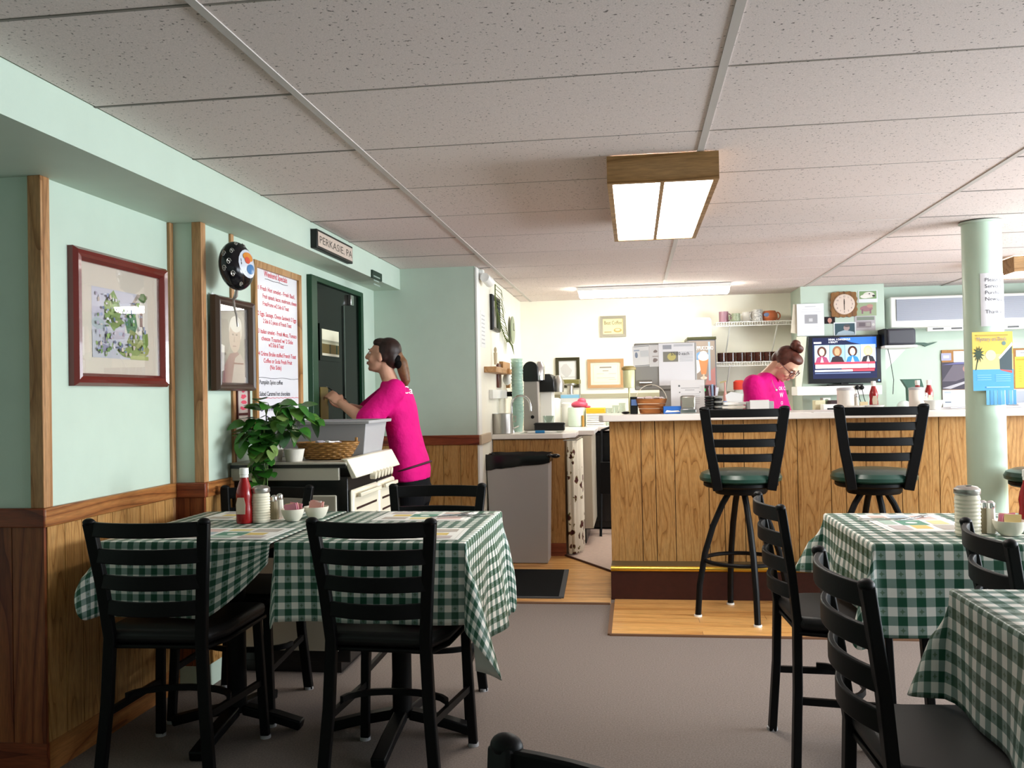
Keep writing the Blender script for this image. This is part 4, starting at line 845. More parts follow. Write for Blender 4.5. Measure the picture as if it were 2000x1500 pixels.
r = wthing('dish_brush', 'white dish brush with a blue grip lying on the sink rim', 'brush', (-.68, 6.72, .913)); b = MB(); b.tube([(-.80, 6.70, .922), (-.74, 6.70, .924)], .008, 8); b.tube([(-.67, 6.70, .924), (-.58, 6.71, .92)], [.009, .005], 8); b.build('handle', WHITE, r); b = MB(); b.tube([(-.74, 6.70, .924), (-.67, 6.70, .924)], .0105, 10); b.build('blue_grip', pm('2f7fb8'), r)
cs = base(1012, 838, 7.02, Zs); CUPM = mat('green_tumbler', 'bfe0d0', .15, .5, alpha=.5)
cup = MB(); cup.lathe([(0, 0), (.033, 0), (.045, .11), (.0485, .112), (.0485, .119), (.044, .12), (.032, .005), (0, .005)], n=24); c0 = None
for k in range(18):
    lab = 'pale green plastic tumbler nested in the tall stack by the sink'
    if c0 is None: c0 = cup.build('plastic_tumbler', CUPM, None); tag(c0, lab, 'cup', 'stacked green tumblers'); o = c0
    else: o = c0.copy(); COL.objects.link(o)
    o.location = cs + V((.0015*math.sin(k), 0, .027*k))
p = base(1040, 838, 7.3, Zs); r = wthing('drink_mixer', 'grey upright drink mixer with a rounded black head by the tumbler stack', 'drink mixer', p)
b = MB(); b.prism([(-.065, 0), (.06, 0), (.055, .40), (-.058, .40)], p + V((0, -.06, 0)), UX, UZ, -.14); b.build('column', mat('mixer_grey', '9d968f', .4, .4), r, bevel=.006)
b = MB(); b.prism([(-.062, 0), (.062, 0)] + [(.062*math.cos(t), .10+.062*math.sin(t)) for t in [math.pi*i/12 for i in range(13)]], p + V((0, -.075, .40)), UX, UZ, -.2); b.build('head', mat('mixer_black', '0b0b0c', .3, .5), r, bevel=.005)
b = MB(); b.lathe([(.045, 0), (.05, .11), (.03, .15), (0, .155)], p + V((.06, .02, .41)), 18); b.build('motor_cover', CHROME, r); b = MB(); b.cyl(p + V((.01, -.063, .11)), p + V((.01, -.068, .11)), .014, None, 16); b.build('switch', BLACK, r)
p = base(1070, 838, 7.70, Zs); r = wthing('coffee_grinder', 'white coffee machine with a black brew head behind the drink mixer', 'coffee machine', p)
bx('body', p + V((-.06, -.05, 0)), p + V((.05, .15, .32)), WHITE, r, .01); b = MB(); b.prism([(-.10, 0), (.075, 0), (.075, .10), (.045, .155), (-.06, .155), (-.10, .07)], p + V((0, -.14, .31)), UX, UZ, -.28); b.build('brew_head', SB, r, bevel=.01)
b = MB(); b.lathe([(.05, 0), (.055, .08), (.03, .14), (0, .145)], p + V((.095, 0, .31)), 18); b.build('side_hopper', STEEL, r); b = MB(); b.lathe([(.0, 0), (.045, 0), (.05, .1), (.046, .1), (0, .01)], p + V((.02, -.13, .01)), 20); b.build('glass_pot', GLASS, r)
r = wthing('black_tray', 'low black tray in front of the drink mixer', 'tray', (-.6, 7.22, Zs)); a, c = base(1044, 836, 7.18, Zs), base(1103, 836, 7.18, Zs); bx('tray_body', (a.x, 7.165, Zs), (c.x, 7.225, Zs+.065), SB, r, .008); bx('tray_lip', (a.x-.004, 7.162, Zs+.05), (c.x+.004, 7.228, Zs+.058), SB, r)
def canister(px, py, Y, z, w, h, m_, name, label, cat, lid=None):
    p_ = base(px, py, Y, z); r_ = wthing(name, label, cat, p_); b_ = MB(); b_.lathe([(0, 0), (w*.45, 0), (w*.5, .01), (w*.5, h*.92), (w*.46, h), (w*.42, h), (w*.45, h*.9), (0, .012)], p_, 22); b_.build('body', m_, r_)
    if lid: b_ = MB(); b_.lathe([(w*.52, h*.93), (w*.53, h*1.03), (w*.3, h*1.08), (0, h*1.08)], p_, 22); b_.build('lid', lid, r_)
    return r_
canister(1085, 835, 8.1, Zs, .10, .24, WHITE, 'white_canister', 'tall white canister behind the black tray', 'canister', WHITE); canister(1107, 835, 8.15, Zs, .09, .20, WHITE, 'white_canister', 'shorter white canister left of the pink bag', 'canister', WHITE)
canister(1127, 832, 8.0, Zs, .16, .17, mat('pale_jar', 'cfe0cf', .2, .5), 'pale_jar', 'wide pale green jar under the pink bag', 'jar')
p = base(1132, 800, 8.0, Zs+.17); b = MB(); b.ell(p + V((0, 0, .025)), (.075, .05, .035)); b.ell(p + V((.02, 0, .055)), (.04, .03, .03)); b.ell(p + V((.07, .0, .005)), (.03, .02, .012)); tag(b.build('pink_bag', mat('pink_film', 'd9506a', .3, .5), None), 'crumpled pink plastic bag on the pale green jar', 'bag')
for k in range(6):
    p = base(1163, 836, 7.95, Zs); b = MB(); b.box((p.x-.075, 7.92, Zs+.019*k), (p.x+.075, 8.07, Zs+.019*k+.016)); tag(b.build('foam_box', WHITE, None, bevel=.004), 'flat white takeaway box stacked under the yellow packet', 'box', 'takeaway boxes on the back counter')
b = MB(); b.box((p.x-.08, 7.93, Zs+.116), (p.x+.09, 8.08, Zs+.165)); tag(b.build('yellow_packet', mat('yellow_pack', 'e0b52c', .4), None, bevel=.006), 'yellow and orange packet on top of the takeaway boxes', 'packet')
b = MB(); b.cyl(base(1139, 835, 7.93, Zs), base(1139, 835, 7.93, Zs) + V((0, 0, .10)), .012, .012, 12); tag(b.build('amber_bottle', mat('amber', 'b98a3a', .3), None), 'slim amber bottle beside the takeaway boxes', 'bottle')
for k, px in enumerate((1190, 1203, 1216)):
    p_ = base(px, 832, 8.12+.12*k, Zs); r_ = wthing('glass_carafe', ('round glass carafe with a handle near the yellow packet', 'middle glass jar of the three before the wall rail', 'tall glass jar beside the drink dispenser')[k], 'glass jar', p_); b = MB(); b.lathe([(0, 0), (.03, 0), (.035, .05), (.028, .13+.02*k), (.032, .16+.02*k)], p_, 20); b.build('glass_body', GLASS, r_); b = MB(); b.tube([p_ + V((-.03, 0, .12)), p_ + V((-.05, 0, .1)), p_ + V((-.033, 0, .04))], .004, 6); b.build('handle', GLASS, r_)
# ---- things on the kitchen side wall
a, c = ax(956, 574, X3), ax(971, 650, X3); r, O, u, v = frame_on('black_wall_frame', 'black framed picture behind the hanging palm frond', X3, a.y, c.y, c.z, a.z, mat('frame_black', '0d0c0c', .4), .03, .03); sheet('print', O, u, v, '8d8a84', [blob('6d6a66', .5, .5, .3, .3)], r)
FR = mat('dry_palm', '5f6d35', .7); p0 = ax(968, 556, X3+.04); r = wthing('palm_frond', 'drooping dried palm frond hung on the white side wall', 'palm frond', p0)
sp_ = [V((X3+.035+.01*i, p0.y+.06*i+.01*i*i, p0.z-.03*i-.014*i*i)) for i in range(0)] or [ax(x_, y_, X3+.035+.015*i) for i, (x_, y_) in enumerate(((967, 556), (967, 580), (970, 602), (975, 622), (980, 642), (986, 658), (991, 668)))]; b = MB(); b.tube(sp_, .005, 6); b.build('rib', FR, r); b = MB()
for i in range(1, 7):
    for k in range(3):
        q = sp_[i-1].lerp(sp_[i], k/3)
        for s_ in (-1, 1): j_ = .7+.3*((i*5+k*3) % 4)/3; b.tube([q, q + V((.018*(s_+1)+.004, s_*.04, -.05*j_)), q + V((.030*(s_+1)*j_+.006, s_*.06, -.15*j_))], [.002, .0026, .0006], 4)
o = b.build('leaflets', FR, r); o['kind'] = 'stuff'
p = ax(1000, 645, X3+.02); r = wthing('wall_clock', 'round white wall clock with a green rim behind the palm frond', 'clock', p); Mr = Matrix.Translation(p) @ Matrix.Rotation(R_(90), 4, 'Y'); b = MB(); b.lathe([(.108, 0), (.12, .002), (.12, .010), (.108, .013)], n=32, M=Mr); b.build('rim', mat('clock_rim', '8a957a', .4), r); b = MB(); b.lathe([(0, .004), (.104, .004), (.104, .010), (0, .010)], n=32, M=Mr); b.build('face', WHITE, r); b = MB(); b.box((X3+.034, p.y-.004, p.z), (X3+.036, p.y+.004, p.z+.06)); b.box((X3+.034, p.y, p.z-.004), (X3+.036, p.y+.045, p.z+.004)); b.build('hands', BLACK, r)
a, c = ax(938, 606, X3), ax(948, 680, X3); tag(sheet('wall_notice', (X3, a.y, c.z), (0, c.y-a.y, 0), (0, 0, a.z-c.z), 'e4e4e2', [('r', 'b9b9b9', .15, .1+.11*i, .85, .13+.11*i) for i in range(8)]), 'narrow white notice taped at the corner of the side wall', 'paper')
a, c = ax(945, 716, X3), ax(978, 732, X3); r = wthing('wall_shelf_block', 'small wooden block shelf on the white side wall', 'shelf', (X3, a.y, c.z)); bx('shelf_block', (X3, a.y, c.z), (X3+.09, c.y, a.z), wood('pine', 'c69a6c', 'b98a5a', '9c6f42', 'y', .5), r, .004); b = MB(); b.cyl((X3+.09, a.y+.7*(c.y-a.y), (a.z+c.z)/2), (X3+.11, a.y+.7*(c.y-a.y), (a.z+c.z)/2), .022, None, 14); b.build('knob', mat('pine2', 'b98a5a', .5), r)
a = ax(968, 712, X3+.03); b = MB(); b.cyl((X3+.03, a.y, a.z-.0), (X3+.03, a.y, a.z+.09), .012, .015, 10); b.ell((X3+.03, a.y, a.z+.11), (.012, .012, .022)); tag(b.build('dish_wand', mat('wand', 'c9b89a', .5), None), 'slim wand standing on the small wooden block shelf', 'brush')
a, c = ax(975, 706, X3), ax(990, 758, X3); r = wthing('wooden_rack', 'upright wooden hook rack beside the block shelf', 'rack', (X3, a.y, c.z)); bx('post', (X3, c.y-.05, c.z), (X3+.03, c.y, a.z), mat('pine2', 'b98a5a', .5), r); bx('top_bar', (X3, a.y, a.z-.05), (X3+.03, c.y-.05, a.z), mat('pine2', 'b98a5a', .5), r)
b = MB(); b.ell((X3+.05, a.y+.08, a.z-.14), (.035, .05, .05)); tag(b.build('paper_roll', WHITE, None), 'white paper roll hanging beside the wooden hook rack', 'paper roll')
b = MB(); b.box((X3+.001, a.y-.17, c.z), (X3+.02, a.y-.03, c.z+.19)); tag(b.build('brown_bottle', mat('brown_glass', '5a2f22', .3), None, bevel=.006), 'flat dark brown bottle against the side wall below the rack', 'bottle')
a, c = ax(955, 761, X3), ax(985, 778, X3); r = wthing('wall_outlet', 'white outlet box with a black plug and green cord', 'outlet', (X3, a.y, c.z)); bx('plate', (X3, a.y, c.z), (X3+.03, c.y, a.z), WHITE, r, .004); q = V((X3+.03, c.y-.04, (a.z+c.z)/2)); b = MB(); b.box(q + V((0, -.02, -.02)), q + V((.05, .02, .02))); b.build('plug', BLACK, r, bevel=.005); b = MB(); b.tube([q + V((.05, 0, 0)), q + V((.08, .05, -.02)), q + V((.08, .12, -.1)), q + V((.07, .13, -.22))], .006, 8); b.build('cord', pm('2f6b35'), r)
p = ax(945, 541, X3+.03); r = wthing('security_camera', 'small white security camera at the ceiling corner', 'camera', p); bx('mount', (X3, p.y-.03, p.z-.02), (X3+.03, p.y+.03, CH-.002), WHITE, r, .004); b = MB(); b.cyl((X3+.045, p.y-.06, p.z-.01), (X3+.06, p.y+.07, p.z-.03), .032, .036, 16); b.build('barrel', WHITE, r); b = MB(); b.cyl((X3+.06, p.y+.0705, p.z-.03), (X3+.0605, p.y+.075, p.z-.03), .026, None, 16); b.build('lens', BLACK, r)
# ---- back wall pictures
def back_frame(pa, pb, Y, fm, fw_, name, label, base_, shapes, cat='picture', gl=False):
    a_, c_ = ay(pa[0], pa[1], Y), ay(pb[0], pb[1], Y); r_, O_, u_, v_ = frame_on(name, label, Y, a_.x, c_.x, c_.z, a_.z, fm, fw_, .02, cat, 'y', [(0, 1), (1, .8)]); sheet('print', O_, u_, v_, base_, shapes, r_); return r_, O_, u_, v_
back_frame((1085, 699), (1133, 757), YB, mat('frame_olive', '34301a', .4), .03, 'dark_wall_frame', 'dark framed notice above the wall rail', 'd9d8d6', [blob('c4c2c0', .4, .6, .3, .25), ('r', 'b9b7b5', .1, .3, .9, .33)])
back_frame((1147, 702), (1219, 757), YB, mat('frame_tan', 'b58d62', .5), .03, 'framed_certificate', 'tan framed cream certificate above the wall rail', 'efe6cb', [('r', 'd5cbb0', .08, .1, .92, .9), ('r', 'efe6cb', .1, .12, .9, .88), ('r', '8d867a', .3, .74, .7, .8), ('r', 'a39b8d', .4, .60, .6, .64), ('r', 'b5ad9d', .2, .48, .45, .5), ('r', 'b5ad9d', .6, .48, .85, .5), ('r', 'b5ad9d', .2, .3, .8, .32), ('r', 'b5ad9d', .6, .22, .85, .24)], 'certificate')
r_, O_, u_, v_ = back_frame((1172, 618), (1223, 657), YB, mat('frame_grey', '9d9684', .5), .025, 'coffee_sign', 'grey bordered cream sign reading Best Coffee high on the back wall', 'e8dcae', [('e', 'b9a468', .72, .24, .2, .14), ('e', 'e8dcae', .72, .27, .12, .07), ('r', 'b5a67a', .06, .1, .42, .18)], 'sign')
text('lettering', 'Best Coffee', O_ + u_*.06 + v_*.62 + V((0, -.004, 0)), UX, UZ, .05, pm('7d7350'), r_, width=u_.length*.85)
a, c = ay(1065, 771, YB), ay(1225, 776, YB); bx('wall_rail', (X3, YB-.012, c.z), (1.4, YB, a.z), mat('wall_rail', 'a9a48c', .5), wb)
a, c = ay(1095, 742, 8.35), ay(1133, 795, 8.35); r = wthing('scale_box', 'clear rack with a scale and a blue banded box before the dark frame', 'rack', (a.x, 8.35, c.z)); f = MB()
for x_, y_ in ((a.x, 8.3), (c.x, 8.3), (a.x, 8.42), (c.x, 8.42)): f.tube([(x_, y_, Zs), (x_, y_, a.z)], .003, 6)
f.build('rack_wires', STEEL, r); b = MB(); b.box((a.x, 8.3, c.z), (c.x, 8.42, c.z+.12)); b.build('lower_box', pm('c9c9c6'), r, smooth=False); bx('blue_band', (a.x-.001, 8.298, c.z+.085), (c.x+.001, 8.3, c.z+.115), pm('7fb0cc'), r); b = MB(); b.lathe([(.03, .12), (.03, .2), (.06, .21), (.06, .22)], ((a.x+c.x)/2, 8.36, c.z), 16); b.build('scale_stem', STEEL, r); b = MB(); b.bar([(a.x-.01, 8.36, a.z-.02), (c.x+.01, 8.36, a.z-.02)], .045, .04, (0, 0, 1)); b.build('scale_tray', mat('olive_tray', '77713f', .4), r, bevel=.01)
# ================================================================== on the bar, left half
ZB = 1.0715
def bp(px, py): p_ = az(px, py, ZB); return p_
# register monitor seen from behind, with taped papers
MY = 5.82; a, c = ay(1238, 671, MY), ay(1362, 760, MY); r = wthing('register_monitor', 'grey register monitor seen from behind with papers taped on', 'monitor', ((a.x+c.x)/2, MY, ZB)); MG = mat('monitor_grey', '98948f', .45)
bx('housing', (a.x, MY, c.z), (c.x, MY+.035, a.z), MG, r, .008); bx('stand_neck', ((a.x+c.x)/2-.04, MY+.02, ZB+.01), ((a.x+c.x)/2+.04, MY+.05, c.z+.02), MG, r, .004); bx('stand_base', ((a.x+c.x)/2-.11, MY-.06, ZB), ((a.x+c.x)/2+.11, MY+.13, ZB+.014), MG, r, .005); b = MB(); b.cyl((a.x+.03, MY-.002, c.z+.045), (a.x+.11, MY-.002, c.z+.045), .02, None, 12); b.build('hinge', STEEL, r)
def paper(pa, pb, Y, label, shapes, base_='e9e6e4', tilt=0, name='taped_paper'):
    a_, c_ = ay(pa[0], pa[1], Y), ay(pb[0], pb[1], Y); w_ = c_.x-a_.x; h_ = a_.z-c_.z; ct, st_ = math.cos(tilt), math.sin(tilt)
    o_ = sheet(name, (a_.x, Y, c_.z), V((ct, 0, st_))*w_, V((-st_, 0, ct))*h_, base_, shapes, t=.0012); return tag(o_, label, 'paper')
paper((1236, 676), (1272, 716), MY-.002, 'small envelope notice taped to the upper left of the monitor back', [('r', '9a9a9a', .1, .02, .95, .06), ('r', '8f8f8f', .1, .94, .95, .97), ('e', '8d96a8', .22, .55, .08, .14), ('r', 'a7b0c0', .1, .74, .4, .8), ('r', 'd2d2d2', .45, .45, .9, .75)], tilt=R_(3))
paper((1268, 674), (1288, 716), MY-.0035, 'narrow sketch sheet taped between the two notices on the monitor', [blob('8d7f7a', .6, .7, .2, .08), blob('8d7f7a', .55, .3, .25, .1), ('r', 'b5a9a5', .3, .45, .9, .5)], 'ddd8d6')
o = paper((1286, 671), (1358, 752), MY-.005, 'white price sheet reading $5.00 each on the monitor back', [('r', '8f8b80', .12, .56, .54, .80), ('e', 'cfc27c', .36, .68, .12, .09), ('r', 'a8a8b0', .12, .86, .36, .96)] + [('r', 'b9b9be', .58, .78-.035*i, .95, .79-.035*i) for i in range(7)] + [('r', 'a9a9ae', .42, .955-.03*i, .95, .967-.03*i) for i in range(2)], 'f0edf0')
pq = ay(1310, 694, MY-.0075); text('lettering', '$5.00 each', pq, UX, UZ, .03, pm('55555a'), o, width=.115)
# drink dispenser lamp-shaped, card reader, cables
p = base(1229, 770, 5.75, ZB); r = wthing('lemonade_jar', 'small glass jar of yellow lemonade with a tan lid left of the monitor', 'jar', p); b = MB(); zq = ay(1229, 758, 5.75).z; b.lathe([(.03, 0), (.03, .01), (.006, .02), (.006, zq-ZB), (.036, zq-ZB+.002), (.038, zq-ZB+.11), (.036, zq-ZB+.115)], p, 20); b.build('glass_jar', mat('lemonade', 'e8e6b0', .2, .5), r); b = MB(); b.lathe([(.045, zq-ZB+.116), (.045, zq-ZB+.13), (.03, zq-ZB+.14), (0, zq-ZB+.14)], p, 20); b.build('lid', mat('lid_tan', 'b09a5e', .5), r)
a, c = bp(1232, 813), bp(1246, 813); r = wthing('card_reader', 'black card reader with a blue label beside the basket', 'card reader', (a.x, 5.62, ZB)); zr = ay(1238, 775, 5.62).z; bx('body', (ay(1231, 800, 5.62).x, 5.62, ZB), (ay(1246, 800, 5.62).x, 5.67, zr), SB, r, .004); a = ay(1233, 792, 5.618); c = ay(1244, 780, 5.618); bx('label', (a.x, 5.617, a.z), (c.x, 5.62, c.z), pm('6f8fcf'), r)
b = MB(); q = ay(1222, 808, 5.6); b.ell(V((q.x, 5.6, ZB+.009)), (.025, .03, .009)); tag(b.build('computer_mouse', BLACK, None), 'black computer mouse on the bar end', 'mouse')
# wooden splint basket
Yb_ = 5.56; a, c = ay(1242, 811, Yb_), ay(1304, 781, Yb_); cx = (a.x+c.x)/2; r = wthing('splint_basket', 'brown splint basket with an arched handle and packets on the bar', 'basket', (cx, Yb_+.06, ZB)); SPW = wood('splint', 'b5713a', 'a1602c', '6d3a16', 'x', .5); hw = (c.x-a.x)/2
for row, (z0, z1) in enumerate(((.002, .030), (.033, .060), (.063, .092))):
    b = MB(); k0, k1 = 1-.28*(1-z0/.095), 1-.28*(1-z1/.095); n_ = 28; vs = []
    for kk, z in ((k0, z0), (k1, z1), (k1-.04, z1), (k0-.04, z0)):
        for i in range(n_):
            t = 6.283*i/n_; cx_, sy_ = math.cos(t), math.sin(t); e_ = 3.5; m_ = (abs(cx_)**e_+abs(sy_)**e_)**(-1/e_); vs.append((cx+hw*kk*cx_*m_, Yb_+.065+.065*kk*sy_*m_, ZB+z))
    b.add(vs, [(k*n_+i, k*n_+(i+1) % n_, ((k+1) % 4)*n_+(i+1) % n_, ((k+1) % 4)*n_+i) for k in range(4) for i in range(n_)]); b.build('splint_band', SPW, r)
bx('basket_bottom', (cx-hw*.66, Yb_+.025, ZB+.001), (cx+hw*.66, Yb_+.105, ZB+.008), SPW, r)
b = MB(); b.bar([(cx+hw*.98*math.cos(t), Yb_+.065+.03*math.sin(t), ZB+.08+.10*math.sin(t)) for t in [math.pi*i/14 for i in range(15)]], .012, .004, (0, 1, 0)); b.build('handle', mat('handle_pale', 'd9cdb9', .5), r)
for i in range(9): b = MB(); b.box((-.018, -.012, -.004), (.018, .012, .004), 0, Matrix.Translation((cx-.07+.0175*i, Yb_+.06+.015*(i % 3-1), ZB+.095+.004*(i % 2))) @ Matrix.Rotation(i, 4, 'Z') @ Matrix.Rotation(.5*(i % 3-1), 4, 'X')); tag(b.build('sugar_packet', pm(('e3cfca', 'd9bdb9', 'e9e2dc')[i % 3]), None, smooth=False), 'paper packet heaped in the splint basket', 'packet', 'packets in the splint basket')
a, c = ay(1302, 812, 5.70), ay(1376, 742, 5.70); r = wthing('menu_card', 'white printed menu sheet standing behind the napkin dispenser', 'menu', (a.x, 5.7, ZB)); sheet('printed_sheet', (a.x+.03, 5.70, ZB+.002), V((c.x-a.x-.03, 0, 0)), V((0, .02, c.z-ZB)), 'e9e4e3', [('e', '6d6d6d', .25, .82, .03, .03), ('r', 'b5b0b0', .3, .74, .85, .76), ('r', 'a9a4a4', .42, .68, .7, .70), ('e', '6d6d6d', .26, .62, .02, .02), ('e', '6d6d6d', .86, .62, .02, .02)] + [('r', 'c5c0c0', .3, .56-.06*i, .85, .575-.06*i) for i in range(6)], r); bx('stand', (a.x+.04, 5.72, ZB), (c.x-.01, 5.76, ZB+.01), WHITE, r)
Yn = 5.52; a, c = ay(1330, 811, Yn), ay(1358, 772, Yn); r = wthing('napkin_dispenser', 'chrome napkin dispenser standing before the menu sheet', 'napkin dispenser', ((a.x+c.x)/2, Yn+.04, ZB)); hN = c.z-ZB; bx('housing', (a.x, Yn, ZB), (c.x, Yn+.09, ZB+hN), STEEL, r, .012); bx('face_plate', (a.x+.006, Yn-.003, ZB+hN*.34), (c.x-.006, Yn, ZB+hN*.9), mat('plate_silver', 'c9c0b2', .25, .5, .8), r, .003); bx('foot_plate', (a.x-.003, Yn-.004, ZB), (c.x+.003, Yn, ZB+hN*.24), CHROME, r, .003)
for q in (.28, .75): b = MB(); b.cyl((a.x+(c.x-a.x)*q, Yn-.004, ZB+hN*.14), (a.x+(c.x-a.x)*q, Yn-.009, ZB+hN*.14), .006, None, 10); b.build('screw', CHROME, r)
a, c = ay(1296, 812, 5.53), ay(1332, 800, 5.53); r = wthing('blue_box', 'flat bright blue box between basket and napkin dispenser', 'box', (a.x, 5.53, ZB)); bx('carton', (a.x, 5.53, ZB), (c.x, 5.63, ZB+.045), mat('blue_card', '2f6cc0', .45), r, .002); b = MB(); b.prism([(.01, .008), (.1, .01), (.09, .02), (.05, .018), (.02, .022)], (a.x, 5.5297, ZB), UX, UZ, .0002); b.build('print', WHITE, r, smooth=False)
# cup lids and straws
for k, (px, Y, n_) in enumerate(((1386, 5.6, 7), (1402, 5.62, 7))):
    p = ay(px, 806, Y)
    for i in range(n_):
        b = MB(); b.lathe([(0, .0), (.026, 0), (.030, .006), (.030, .010), (.022, .014), (0, .014)], (p.x, Y, ZB+.0148*i), 20); tag(b.build('cup_lid', mat('lid_black', '101010', .3, .5) if k == 0 or i % 2 else mat('lid_grey', '8d8d88', .3, .5), None), ('black cup lid in the stack nearer the menu sheet', 'cup lid in the black and grey stack nearer the papers')[k], 'cup lid', ('cup lids nearer the menu', 'cup lids nearer the papers')[k])
p = ay(1394, 806, 5.70); r = wthing('straw_jar', 'jar of wrapped straws behind the cup lid stacks', 'straw jar', (p.x, 5.70, ZB)); b = MB(); b.lathe([(0, 0), (.035, 0), (.038, .1), (.034, .1), (0, .006)], (p.x, 5.70, ZB), 20); b.build('jar', SB, r)
for i in range(7): b = MB(); t = i*.9; b.tube([(p.x+.012*math.cos(t), 5.70+.012*math.sin(t), ZB+.01), (p.x+.028*math.cos(t), 5.70+.028*math.sin(t), ZB+.155+.01*(i % 3))], .004, 6); b.build('straw', pm(('e3e3ea', 'b98aa0', '9ab0cf')[i % 3]), r)
p = ay(1417, 806, 5.72); r = wthing('hand_sanitizer', 'slim pink bottle with a wooden pump and pale blue bands on the bar', 'bottle', (p.x, 5.72, ZB)); b = MB(); b.lathe([(.014, 0), (.016, .005), (.016, .06), (.012, .07)], (p.x, 5.72, ZB), 14); b.build('blue_base', pm('9fb6e0'), r); b = MB(); b.lathe([(.012, .07), (.011, .11), (.005, .13), (.005, .19)], (p.x, 5.72, ZB), 12); b.build('pink_body', pm('d59a90'), r); b = MB(); b.bar([(p.x-.03, 5.72, ZB+.185), (p.x+.008, 5.72, ZB+.192)], .008, .01, (0, 1, 0)); b.build('pump', mat('pump_tan', 'b9a878', .5), r)
# napkins, papers
for k in range(3):
    a, c = ay(1413+2*k, 806, 5.58), ay(1456-3*k, 780, 5.58); z0 = ZB+.001+.022*k; b = MB(); b.box((-.072, -.05, 0), (.072, .05, .018), 0, Matrix.Translation(((a.x+c.x)/2, 5.66, z0)) @ Matrix.Rotation(.25*(k-1), 4, 'Z')); tag(b.build('napkin_pack', pm(('cdbb92', 'dcd5cb', 'e6e2dd')[k]), None, bevel=.004), ('tan folded pad at the bottom of the napkin pile', 'off-white folded napkins in the middle of the pile', 'white folded napkins on top of the pile')[k], 'napkins')
b = MB(); q = ay(1438, 782, 5.64); b.prism([(0, 0), (.09, -.012), (.10, .045), (.03, .062), (-.005, .04)], V((q.x-.06, 5.62, ZB+.068)), UX, V((0, .35, .94)), .002); tag(b.build('receipt_slip', pm('dedede'), None, smooth=False), 'white receipt slip curled on the napkin pile', 'receipt')
a, c = ay(1461, 807, 5.55), ay(1502, 781, 5.55); r = wthing('napkin_box', 'white square napkin box beside the napkin pile', 'box', (a.x, 5.55, ZB)); bx('box_front', (a.x+.012, 5.55, ZB), (c.x, 5.56, c.z), pm('d8d5d3'), r, .002); bx('box_body', (a.x, 5.561, ZB), (c.x+.03, 5.66, c.z-.008), GREYP, r, .004)
# ================================================================== cappuccino machine, shelves, mugs
CY = 7.95; a, c = ay(1343, 660, CY), ay(1401, 800, CY); r = wthing('cappuccino_machine', 'tall cappuccino machine with a frothy cup picture on its front', 'coffee machine', ((a.x+c.x)/2, CY+.2, Zs))
bx('cabinet', (a.x, CY, Zs), (c.x, CY+.45, a.z), mat('machine_grey', '55555a', .35, .5), r, .012); bx('top_rim', (a.x-.004, CY-.004, a.z-.02), (c.x+.004, CY+.454, a.z+.006), mat('olive_rim', '3a3a22', .4), r, .004)
zp = ay(1370, 752, CY).z; w_ = c.x-a.x-.02; h_ = a.z-.03-zp; o = sheet('front_picture', (a.x+.01, CY-.001, zp), V((w_, 0, 0)), V((0, 0, h_)), '83766c', [('r', '8f9aa8', 0, .5, .45, .72), ('p', '5d7fa3', [(0, .62), (.4, .76), (.75, .72), (.3, .56)]), ('e', 'd5d2d0', .22, .42, .24, .16), ('p', 'b7774e', [(.36, .60), (.74, .60), (.64, .24), (.46, .24)]), ('e', 'e9dccb', .55, .64, .21, .09), ('e', 'f0e8de', .55, .71, .14, .06), ('p', '9c6a66', [(.6, 0), (1, 0), (1, .4), (.75, .3)]), ('e', 'c9b5a8', .55, .16, .13, .035), ('r', 'c9a890', .52, .14, .58, .25), ('r', '8799a8', .74, .1, .82, .98)], r)
text('lettering', 'CAPPUCCINO', (a.x+.035, CY-.006, zp+h_*.80), UX, UZ, .045, WHITE, r, width=w_-.04); bx('dispense_bay', (a.x+.01, CY-.001, zp-.12), (c.x-.01, CY, zp-.01), mat('bay_dark', '2a1212', .4), r); bx('drip_tray', (a.x, CY-.06, zp-.14), (c.x, CY-.001, zp-.122), CHROME, r); bx('green_button', ((a.x+c.x)/2, CY-.004, zp-.055), ((a.x+c.x)/2+.025, CY-.001, zp-.03), pm('2fa05a'), r)
p = ay(1368, 658, CY+.2); canister(1368, 658, CY+.2, a.z+.007, .2, .175, WHITE, 'white_bucket', 'round white bucket on top of the cappuccino machine', 'bucket')
def wire_shelf(label, px0, px1, py, Y0, YW):
    a_, c_ = ay(px0, py, Y0), ay(px1, py, Y0); r_ = wthing('wire_shelf', label, 'shelf', ((a_.x+c_.x)/2, YW, a_.z)); z = a_.z
    f = MB(); f.bar([(a_.x, Y0, z), (c_.x, Y0, z)], .006, .006, (0, 0, 1)); f.bar([(a_.x, Y0, z-.034), (c_.x, Y0, z-.034)], .006, .006, (0, 0, 1)); f.bar([(a_.x, YW-.004, z), (c_.x, YW-.004, z)], .006, .006, (0, 0, 1)); f.build('rails', WHITE, r_)
    n_ = int((c_.x-a_.x)/.022); q_ = None
    for i in range(n_+1):
        x_ = a_.x + (c_.x-a_.x)*i/n_
        if q_ is None: b_ = MB(); b_.tube([(0, 0, -.034), (0, 0, 0), (0, YW-Y0-.004, .0)], .0026, 5); q_ = b_.build('shelf_wire', WHITE, r_); o_ = q_
        else: o_ = q_.copy(); COL.objects.link(o_)
        o_.location = (x_, Y0, z)
    for x_ in (a_.x+.12, c_.x-.12): b_ = MB(); b_.tube([(x_, Y0+.01, z-.03), (x_-.02, YW-.004, z-.30)], .006, 6); b_.build('brace', WHITE, r_)
    return z
YW = YB
zs1 = wire_shelf('upper white wire shelf of mugs on the back wall', 1399, 1546, 630, 8.2, YW); zs2 = wire_shelf('lower white wire shelf of brown glass mugs on the back wall', 1399, 1546, 708, 8.2, YW)
